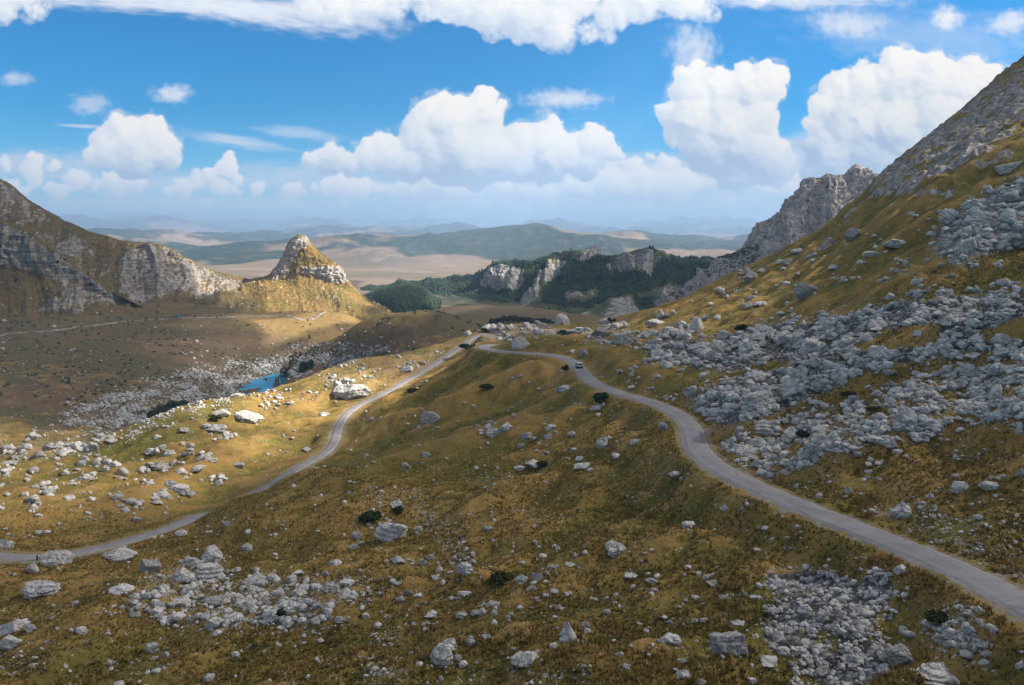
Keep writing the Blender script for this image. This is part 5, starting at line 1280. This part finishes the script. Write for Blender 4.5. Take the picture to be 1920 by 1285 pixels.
def leaf_cloud(centre, rad, nleaf, size, rs, lumps=7):
    """leaf clumps spread through a lumpy crown"""
    L = rs.randn(lumps, 3); L /= np.linalg.norm(L, axis=1)[:, None]; L *= rs.uniform(.25, .75, (lumps, 1)); L[:, 2] = np.abs(L[:, 2])*.8-.1
    lr = rs.uniform(.30, .52, lumps); w = rs.randint(0, lumps, nleaf)
    d = rs.randn(nleaf, 3); d /= np.linalg.norm(d, axis=1)[:, None]
    P = (L[w] + d*(lr[w]*rs.uniform(.55, 1.05, nleaf)**.5)[:, None])*np.array(rad)+np.array(centre)
    nrm = d + .7*rs.randn(nleaf, 3); nrm /= np.linalg.norm(nrm, axis=1)[:, None]
    t = np.cross(nrm, rs.randn(nleaf, 3)); t /= np.linalg.norm(t, axis=1)[:, None]; b = np.cross(nrm, t)
    s = size*rs.uniform(.6, 1.3, nleaf)[:, None]
    V = np.stack([P-t*s-b*s*.5, P+t*s-b*s*.5, P+t*s*.4+b*s, P-t*s*.6+b*s*.8], 1).reshape(-1, 3)
    return V, np.arange(nleaf*4, dtype=np.int32).reshape(-1, 4)
def leaf_mat(name, c1, c2):
    m, k, b = new_mat(name, .8, .2); p = k.new('ShaderNodeNewGeometry').outputs['Position']
    k.link(k.mix(k.ramp(k.noise(p, 1.3, 4, .65), .35, .68), c1, c2), b.inputs['Base Color']); return m
M_PINE = leaf_mat('pine_needles', (.018, .036, .020), (.052, .080, .034)); M_BUSH = leaf_mat('bush_leaves', (.022, .038, .014), (.060, .080, .028)); M_BARK = flat_mat('bark', (.10, .075, .055), .9)
def cone_trunk(h, r, lean=0):
    V = []; F = []
    for i, z in enumerate(np.linspace(-.4, h, 5)):
        rr = r*(1-.75*i/4)
        for j in range(7): V.append((rr*math.cos(j*.8976)+lean*z*.1, rr*math.sin(j*.8976), z))
    for i in range(4):
        for j in range(7): F.append((i*7+j, i*7+(j+1) % 7, (i+1)*7+(j+1) % 7, (i+1)*7+j))
    return np.array(V), np.array(F)
def make_plant(name, label, cat, group, base, w, h, mat, nleaf, size, seed, trunk=True):
    rs = np.random.RandomState(seed)
    root = bpy.data.objects.new(name, None); COL.objects.link(root); root.location = base; tag(root, label, cat, group)
    V, F = leaf_cloud((0, 0, h*.50), (w*.62, w*.55, h*.62), nleaf, size, rs)
    V[:, 2] = np.maximum(V[:, 2], .02); c = mesh_np('crown', V, F, mat); c.parent = root
    V, F = cone_trunk(h*.6, max(.06, w*.04), rs.uniform(-1, 1)); t = mesh_np('trunk', V, F, M_BARK); t.parent = root
    return root
def plant_at(name, label, cat, group, px, py, w, h, mat, nleaf, seed, y0=27.):
    p, _ = trace([px], [py+h/2-1], y0); p = p[0]; _, _, zc = proj(p); W = w/FPX*zc; Hh = h/FPX*zc
    return make_plant(name, label, cat, group, tuple(p), W, Hh, mat, nleaf, max(.10, W*.045), seed)
def find_depth(px, py_top, tall, y0, y1):
    """distance at which a tree of the given height reaches up to this line of sight"""
    Ys = np.linspace(y0, y1, 200); P = WY(np.full(200, px), np.full(200, py_top), Ys); g = P[:, 2] - hs(P[:, 0], P[:, 1]); k = int(np.argmin(np.abs(g-tall))); return Ys[k], P[k], float(g[k])
G1 = 'dark pines at the foot of the golden rim'
for i, (px, py, w, h, lab) in enumerate([(293,773,20,22,'low dark pine at the left end of the valley clump'),(307,768,24,32,'dark bushy pine left of centre in the valley clump'),(322,764,26,34,'broad dark pine in the centre of the valley clump'),
    (337,762,22,34,'tallest dark pine in the valley clump behind the rim'),(348,766,14,24,'slim dark pine at the right end of the valley clump')]):
    Y, b, gap = find_depth(px, py-h/2, 11.5, 400, 600); zc = proj(b)[2]; print('clump', round(Y), round(gap, 1))
    make_plant('pine_tree', lab, 'tree', G1, (b[0], b[1], b[2]-gap-.3), w/FPX*zc*1.35, min(max(gap, 6), 17)/1.06, M_PINE, 2600, .36, 70+i)
for i, (px, py, w, h, lab) in enumerate([(572,690,18,24,'dark pine standing right of the small blue lake'),(583,684,15,22,'second dark pine just behind the one by the lake'),(566,697,10,13,'small pine shrub at the foot of the lakeside pines')]):
    plant_at('pine_tree', lab, 'tree', 'pines by the lake', px, py, w, h, M_PINE, 1400, 90+i, 480.)
for i, (px, py, w, h, mt, lab) in enumerate([(1124,746,36,24,M_PINE,'round dark juniper below the road bend near the car'),(875,651,26,14,M_PINE,'dark bush beside the left road below the hairpin'),(1588,740,24,14,M_PINE,'dark juniper on the ridge under the long scree'),
    (1060,692,15,18,M_BUSH,'brownish bush just left of the road by the car'),(1391,616,24,15,M_PINE,'dark juniper above the smooth sloping slab'),(527,1150,20,16,M_BUSH,'green shrub growing on rubble in the lower left'),(407,784,22,14,M_BUSH,'olive bush in front of the sunlit rim boulder'),
    (692,970,44,18,M_BUSH,'low green bush left of the tilted layered slab'),(745,958,24,12,M_BUSH,'small green bush beside the split boulder'),(936,1085,44,22,M_BUSH,'wide low bush on the dark knoll near the track'),(770,732,22,8,M_BUSH,'dark green cushion right of the upper lower road'),
    (912,726,26,10,M_BUSH,'dark cushion bush on the middle meadow'),(1018,870,26,8,M_BUSH,'flat green cushion right of the cleft boulder'),(1506,815,26,16,M_PINE,'dark juniper between the knoll boulders'),(1640,770,30,12,M_BUSH,'green patch bush in the right boulder field'),
    (1760,1160,50,22,M_BUSH,'dark bushy mat on the bank under the right road'),(908,620,14,10,M_BUSH,'olive bush by the road at the pass'),(1146,601,14,10,M_BUSH,'dark bush behind the huge pass slab')]):
    plant_at('juniper_bush', lab, 'bush', 'bushes on the near slopes', px, py, w, h, mt, 900, 110+i)
# dark grove under the pass
k_ = 0
GR = [(925,603,14,12),(934,602,14,13),(944,600,15,16),(954,600,14,15),(964,600,15,17),(974,601,14,16),(984,601,14,16),(994,602,15,16),(1004,603,14,16),(1014,603,15,17),(1023,604,14,15),(1032,606,12,12)]
for i, (px, py, w, h) in enumerate(GR):
    Y, b, gap = find_depth(px, py-h/2, 10.5, 480, 1200); zc = proj(b)[2]; zg = b[2]-gap; top_z = b[2]; print('grove', round(Y), round(gap, 1))
    ordn = ['first', 'second', 'third', 'fourth', 'fifth', 'sixth', 'seventh', 'eighth', 'ninth', 'tenth', 'eleventh', 'last'][i]
    make_plant('pine_tree', f'{ordn} pine from the left in the dark grove behind the pass', 'tree', 'dark grove behind the pass', (b[0], b[1], zg-.3), w*1.5/FPX*zc, min(max(top_z-zg, 6), 15.), M_PINE, 900, .7, 200+i)
# woods on the far hill: small crowns merged into one mass
def crowns(name, P, Hh, Wd, mat, rs, label):
    base = np.array([[math.cos(t), math.sin(t), 0.0] for t in np.arange(6)*1.0472]+[[.72*math.cos(t+.5), .72*math.sin(t+.5), .5] for t in np.arange(6)*1.0472]+[[0, 0, 1.]])
    f = [[i, (i+1) % 6, 6+i] for i in range(6)]+[[(i+1) % 6, 6+(i+1) % 6, 6+i] for i in range(6)]+[[6+i, 6+(i+1) % 6, 12] for i in range(6)]
    F0 = np.array(f, np.int32); n = len(P)
    jit = 1+.28*rs.randn(n, 13, 3)*.6; V = base[None]*jit*np.stack([Wd, Wd, Hh], -1)[:, None] + P[:, None]
    o = mesh_np(name, V.reshape(-1, 3), (F0[None]+(np.arange(n)*13)[:, None, None]).reshape(-1, 3), mat); o['kind'] = 'stuff'; o['label'] = label
M_WOOD = leaf_mat('far_woods', (.014, .034, .022), (.045, .075, .034))
def tris_sample(obj, n, rs, cond):
    me = obj.data; nv = len(me.vertices); co = np.empty(nv*3, np.float32); me.vertices.foreach_get('co', co); co = co.reshape(-1, 3)
    cv = np.empty(nv*3, np.float32); me.attributes['cover'].data.foreach_get('vector', cv); cv = cv.reshape(-1, 3)
    ii = rs.randint(0, nv, n); keep = cond(cv[ii], co[ii]); return co[ii[keep]]
allp = []
for o in bpy.data.objects:
    if o.name.startswith('hill'):
        q = tris_sample(o, 30000 if o.name == 'hill.001' else 9000, rs, lambda c, p: (c[:, 1]*.95 - c[:, 0]*.9 + 1.5*fbm(p[:, 0]/60, p[:, 1]/60+p[:, 2]/40, 4, 160) > .40) & (p[:, 2] > -150))
        allp.append(q)
    if o.name.startswith('cliff'):
        q = tris_sample(o, 14000, rs, lambda c, p: (c[:, 1] - .2*c[:, 0] + .8*fbm(p[:, 0]/50, p[:, 2]/40, 3, 161) > .50) & (p[:, 2] < -20)); allp.append(q)
wp = np.vstack(allp); wp = wp + np.c_[rs.uniform(-4, 4, (len(wp), 2)), np.zeros(len(wp))]
crowns('forest', wp-np.array([0, 0, 1.]), rs.uniform(3.5, 7.5, len(wp)), rs.uniform(1.6, 3.2, len(wp)), M_WOOD, rs, 'dark conifer woods on the hills beyond the pass')
# dwarf shrubs dotted over the valley sides
sx_ = rs.uniform(-.72, .05, 2600); sy_ = np.exp(rs.uniform(math.log(470), math.log(980), 2600)); kp = fbm(sx_*sy_/60, sy_/60, 3, 170) > -.05
sx_, sy_ = sx_[kp], sy_[kp]; SP = np.stack([sx_*sy_, sy_, hs(sx_*sy_, sy_)], -1); wq = rs.uniform(.5, 1.7, len(SP))
inl = poly_mask(SP[:, 0], SP[:, 1], [(a, b) for a, b in LAKE[:, :2]]); SP = SP[~inl]; wq = wq[~inl]
crowns('shrubbery', SP, wq*.9, wq, M_WOOD, rs, 'dwarf junipers dotting the valley side')
print('plants', round(time.time()-T0, 1))
# ------------------------------------------------------------------ vehicles
def bev_prism(profile, half, taper, bev=.05):
    """side profile (x forward, z up) extruded across y; taper narrows the upper part"""
    bm = bmesh.new(); n = len(profile); zmax = max(p[1] for p in profile); zmin = min(p[1] for p in profile)
    L = []; Rr = []
    for x, z in profile:
        t = max(0, (z-.95))/(max(zmax-.95, .01)); w = half*(1-taper*t)
        L.append(bm.verts.new((x, w, z))); Rr.append(bm.verts.new((x, -w, z)))
    bm.faces.new(L); bm.faces.new(Rr[::-1])
    for i in range(n): bm.faces.new([L[i], Rr[i], Rr[(i+1) % n], L[(i+1) % n]])
    bmesh.ops.recalc_face_normals(bm, faces=bm.faces)
    bmesh.ops.bevel(bm, geom=list(bm.edges), offset=bev, segments=2, affect='EDGES', profile=.6)
    return bm
def bm_obj(name, bm, mat, parent, smooth=True):
    me = bpy.data.meshes.new(name); bm.to_mesh(me); bm.free(); me.materials.append(mat)
    if smooth:
        for p in me.polygons: p.use_smooth = True
        try: me.set_sharp_from_angle(angle=R(40))
        except Exception: pass
    o = bpy.data.objects.new(name, me); COL.objects.link(o); o.parent = parent; return o
def quadbox(pts, t=.02):
    """thin pane from four corners given outward"""
    bm = bmesh.new(); p = [mathutils.Vector(q) for q in pts]; nn_ = (p[1]-p[0]).cross(p[3]-p[0]).normalized()*t
    a = [bm.verts.new(q+nn_) for q in p]; b = [bm.verts.new(q-nn_) for q in p]
    bm.faces.new(a); bm.faces.new(b[::-1])
    for i in range(4): bm.faces.new([a[i], b[i], b[(i+1) % 4], a[(i+1) % 4]])
    bmesh.ops.recalc_face_normals(bm, faces=bm.faces); return bm
def cyl_y(x, y, z, r, w, seg=20):
    bm = bmesh.new(); bmesh.ops.create_cone(bm, cap_ends=True, segments=seg, radius1=r, radius2=r, depth=w, matrix=mathutils.Matrix.Translation((x, y, z)) @ mathutils.Matrix.Rotation(R(90), 4, 'X')); return bm
M_GLASS = flat_mat('dark_glass', (.012, .016, .022), .08, spec=.6); M_TYRE = flat_mat('tyre_rubber', (.018, .018, .019), .9); M_RIM = flat_mat('alloy', (.45, .45, .46), .35, .8)
M_RED = flat_mat('red_lens', (.35, .012, .01), .25); M_LENS = flat_mat('clear_lens', (.6, .62, .63), .15); M_TRIM = flat_mat('black_trim', (.02, .02, .022), .6); M_PLATE = flat_mat('number_plate', (.7, .7, .68), .5)
def make_car(label, cat, name, loc, heading, paint, kind='suv'):
    root = bpy.data.objects.new(name, None); COL.objects.link(root); root.location = loc; root.rotation_euler = (0, 0, heading); tag(root, label, cat, 'vehicles on the roads')
    if kind == 'suv': prof = [(-2.1,.45),(-2.18,.95),(-2.0,1.05),(-1.75,1.62),(-.2,1.68),(.35,1.62),(1.05,1.08),(1.95,.95),(2.15,.75),(2.15,.42)]; hw = .90; tp = .16; wb = (-1.3, 1.32); wr = .36; zb0, zt = 1.06, 1.56; side = (-1.6, .75)
    elif kind == 'hatch': prof = [(-1.95,.40),(-2.0,.85),(-1.7,1.02),(-1.3,1.42),(-.1,1.47),(.4,1.40),(1.05,.98),(1.85,.86),(2.0,.65),(2.0,.36)]; hw = .86; tp = .18; wb = (-1.2, 1.25); wr = .31; zb0, zt = .98, 1.36; side = (-1.3, .7)
    else: prof = [(-2.3,.45),(-2.35,1.0),(-2.28,2.0),(-2.1,2.12),(.45,2.12),(.75,2.02),(1.45,1.22),(2.15,1.08),(2.4,.85),(2.4,.42)]; hw = .96; tp = .10; wb = (-1.5, 1.6); wr = .36; zb0, zt = 1.3, 1.9; side = (-.9, .85)
    body = bm_obj('body', bev_prism(prof, hw, tp, .06), paint, root)
    bm_obj('bumper', quadbox([(prof[0][0]-.04,-hw*.95,.42),(prof[0][0]-.04,-hw*.95,.68),(prof[0][0]-.04,hw*.95,.68),(prof[0][0]-.04,hw*.95,.42)], .05), M_TRIM, root)
    bm_obj('bumper', quadbox([(prof[-1][0]+.03,hw*.95,.40),(prof[-1][0]+.03,hw*.95,.64),(prof[-1][0]+.03,-hw*.95,.64),(prof[-1][0]+.03,-hw*.95,.40)], .05), M_TRIM, root)
    for x in wb:
        for s in (-1, 1):
            w = bm_obj('wheel', cyl_y(x, s*(hw-.08), wr, wr, .24), M_TYRE, root); bm_obj('rim', cyl_y(x, s*(hw+.045), wr, wr*.62, .03), M_RIM, w)
    def yw(z): t = max(0, z-.95)/max(max(p[1] for p in prof)-.95, .01); return hw*(1-tp*t)
    for s in (-1, 1):
        x0, x1 = side
        for (xa, xb, xta, xtb) in ((x0, (x0+x1)/2-.05, x0+.18, (x0+x1)/2-.05), ((x0+x1)/2+.05, x1, (x0+x1)/2+.05, x1-.5)):
            bm_obj('side_window', quadbox([(xa, s*(yw(zb0)+.012), zb0), (xb, s*(yw(zb0)+.012), zb0), (xtb, s*(yw(zt)+.012), zt), (xta, s*(yw(zt)+.012), zt)], .012), M_GLASS, root)
    # rear and front screens follow the body profile
    def seg(i, j, a, b, inset):
        (x0, z0), (x1, z1) = prof[i], prof[j]
        P0 = (x0+(x1-x0)*a, z0+(z1-z0)*a); P1 = (x0+(x1-x0)*b, z0+(z1-z0)*b); nx, nz = -(z1-z0), (x1-x0); l = math.hypot(nx, nz); nx, nz = nx/l*.015, nz/l*.015
        w0, w1 = yw(P0[1])-inset, yw(P1[1])-inset
        return [(P0[0]+nx, -w0, P0[1]+nz), (P0[0]+nx, w0, P0[1]+nz), (P1[0]+nx, w1, P1[1]+nz), (P1[0]+nx, -w1, P1[1]+nz)]
    ri = 2 if kind != 'van' else 1
    bm_obj('rear_window', quadbox(seg(ri, ri+1, .12 if kind != 'van' else .3, .88, .12), .015), M_GLASS, root)
    fi = 5; bm_obj('windscreen', quadbox(seg(fi, fi+1, .1, .92, .10), .015), M_GLASS, root)
    xr, xf = prof[1][0], prof[-2][0]
    for s in (-1, 1):
        bm_obj('tail_light', quadbox([(xr-.0, s*hw*.92, .86), (xr-.0, s*hw*.70, .86), (xr+.04, s*hw*.70, 1.06), (xr+.04, s*hw*.92, 1.06)], .04), M_RED, root)
        bm_obj('headlight', quadbox([(xf+.0, s*hw*.92, .68), (xf+.0, s*hw*.62, .68), (xf-.06, s*hw*.62, .82), (xf-.06, s*hw*.92, .82)], .04), M_LENS, root)
        bm_obj('mirror', quadbox([(side[1]-.1, s*(hw+.05), 1.05), (side[1]-.1, s*(hw+.20), 1.05), (side[1]-.1, s*(hw+.20), 1.2), (side[1]-.1, s*(hw+.05), 1.2)], .05), paint, root)
    bm_obj('number_plate', quadbox([(prof[1][0]-.05, -.26, .72), (prof[1][0]-.05, .26, .72), (prof[1][0]-.04, .26, .84), (prof[1][0]-.04, -.26, .84)], .02), M_PLATE, root)
    for s in (-1, 1):
        if kind == 'suv': bm_obj('roof_rail', quadbox([(-1.6, s*.62, 1.70), (-.1, s*.62, 1.74), (-.1, s*.66, 1.74), (-1.6, s*.66, 1.70)], .02), M_TRIM, root)
    return root
P_SILVER = flat_mat('silver_paint', (.50, .52, .56), .3, .4); P_WHITE = flat_mat('white_paint', (.80, .82, .84), .3); P_BLACK = flat_mat('dark_paint', (.030, .038, .050), .25); P_BLUE = flat_mat('grey_blue_paint', (.12, .17, .22), .3); P_TEAL = flat_mat('teal_paint', (.02, .22, .26), .35); P_PALE = flat_mat('pale_paint', (.55, .56, .54), .35)
def on_road(C, px, py):
    p, _ = trace([px], [py]); d = np.hypot(C[:, 0]-p[0][0], C[:, 1]-p[0][1]); i = int(np.argmin(d)); i = min(max(i, 2), len(C)-3); t = C[i+2]-C[i-2]; return C[i], math.atan2(t[1], t[0]), t
c, h, t = on_road(roadR, 1082, 691)
nrm = np.array([t[1], -t[0], 0]); nrm = nrm/np.linalg.norm(nrm)
car = make_car('silver estate car driving away on the narrow mountain road', 'car', 'car', (c[0]+nrm[0]*.15, c[1]+nrm[1]*.15, c[2]+.07), h, P_SILVER, 'suv')
car.rotation_euler = (0, 0, h)
def at_ground(px, py, dz=.0):
    p, _ = trace([px], [py]); return (p[0][0], p[0][1], float(hs(p[0][0], p[0][1]))+dz)
make_car('white camper van parked at the pass, the brightest vehicle', 'van', 'van', at_ground(1083, 624), R(178), P_WHITE, 'van')
make_car('pale car parked just right behind the white camper van', 'car', 'car', at_ground(1099, 621.5), R(150), P_PALE, 'hatch')
make_car('dark car parked left of the white van at the pass', 'car', 'car', at_ground(1053, 626), R(172), P_BLACK, 'suv')
make_car('grey blue car parked between the dark car and white van', 'car', 'car', at_ground(1065, 627.5), R(168), P_BLUE, 'hatch')
i = int(np.argmin(np.abs(proj(FR_C)[0]-333))); tf = FR_C[i+1]-FR_C[i-1]
tv_ = make_car('teal van on the pale road across the valley', 'van', 'van', (FR_C[i][0], FR_C[i][1], FR_C[i][2]+.8), math.atan2(tf[1], tf[0]), P_TEAL, 'van'); tv_.scale = (1.15, 1.15, 1.15)
# posts
def post(label, base, h, r, mat, group=None):
    bm = bmesh.new(); bmesh.ops.create_cone(bm, cap_ends=True, segments=10, radius1=r, radius2=r*.8, depth=h, matrix=mathutils.Matrix.Translation((0, 0, h/2-.1)))
    bmesh.ops.bevel(bm, geom=[e for e in bm.edges if abs(e.verts[0].co.z-e.verts[1].co.z) < .01 and e.verts[0].co.z > 0], offset=r*.3, segments=2, affect='EDGES')
    o = bm_obj('marker_post', bm, mat, None); o.location = base; tag(o, label, 'post')
post('short dark post on the lower road beside the big round boulder', at_ground(70, 1051), 1.1, .16, M_TRIM)
post('thin grey post left of the leaning oval boulder', at_ground(1492, 567), 3.2, .17, flat_mat('weathered_post', (.32, .34, .36), .8))
print('vehicles', round(time.time()-T0, 1))
print('objects', len(bpy.data.objects), 'script', round(time.time()-T0, 1))
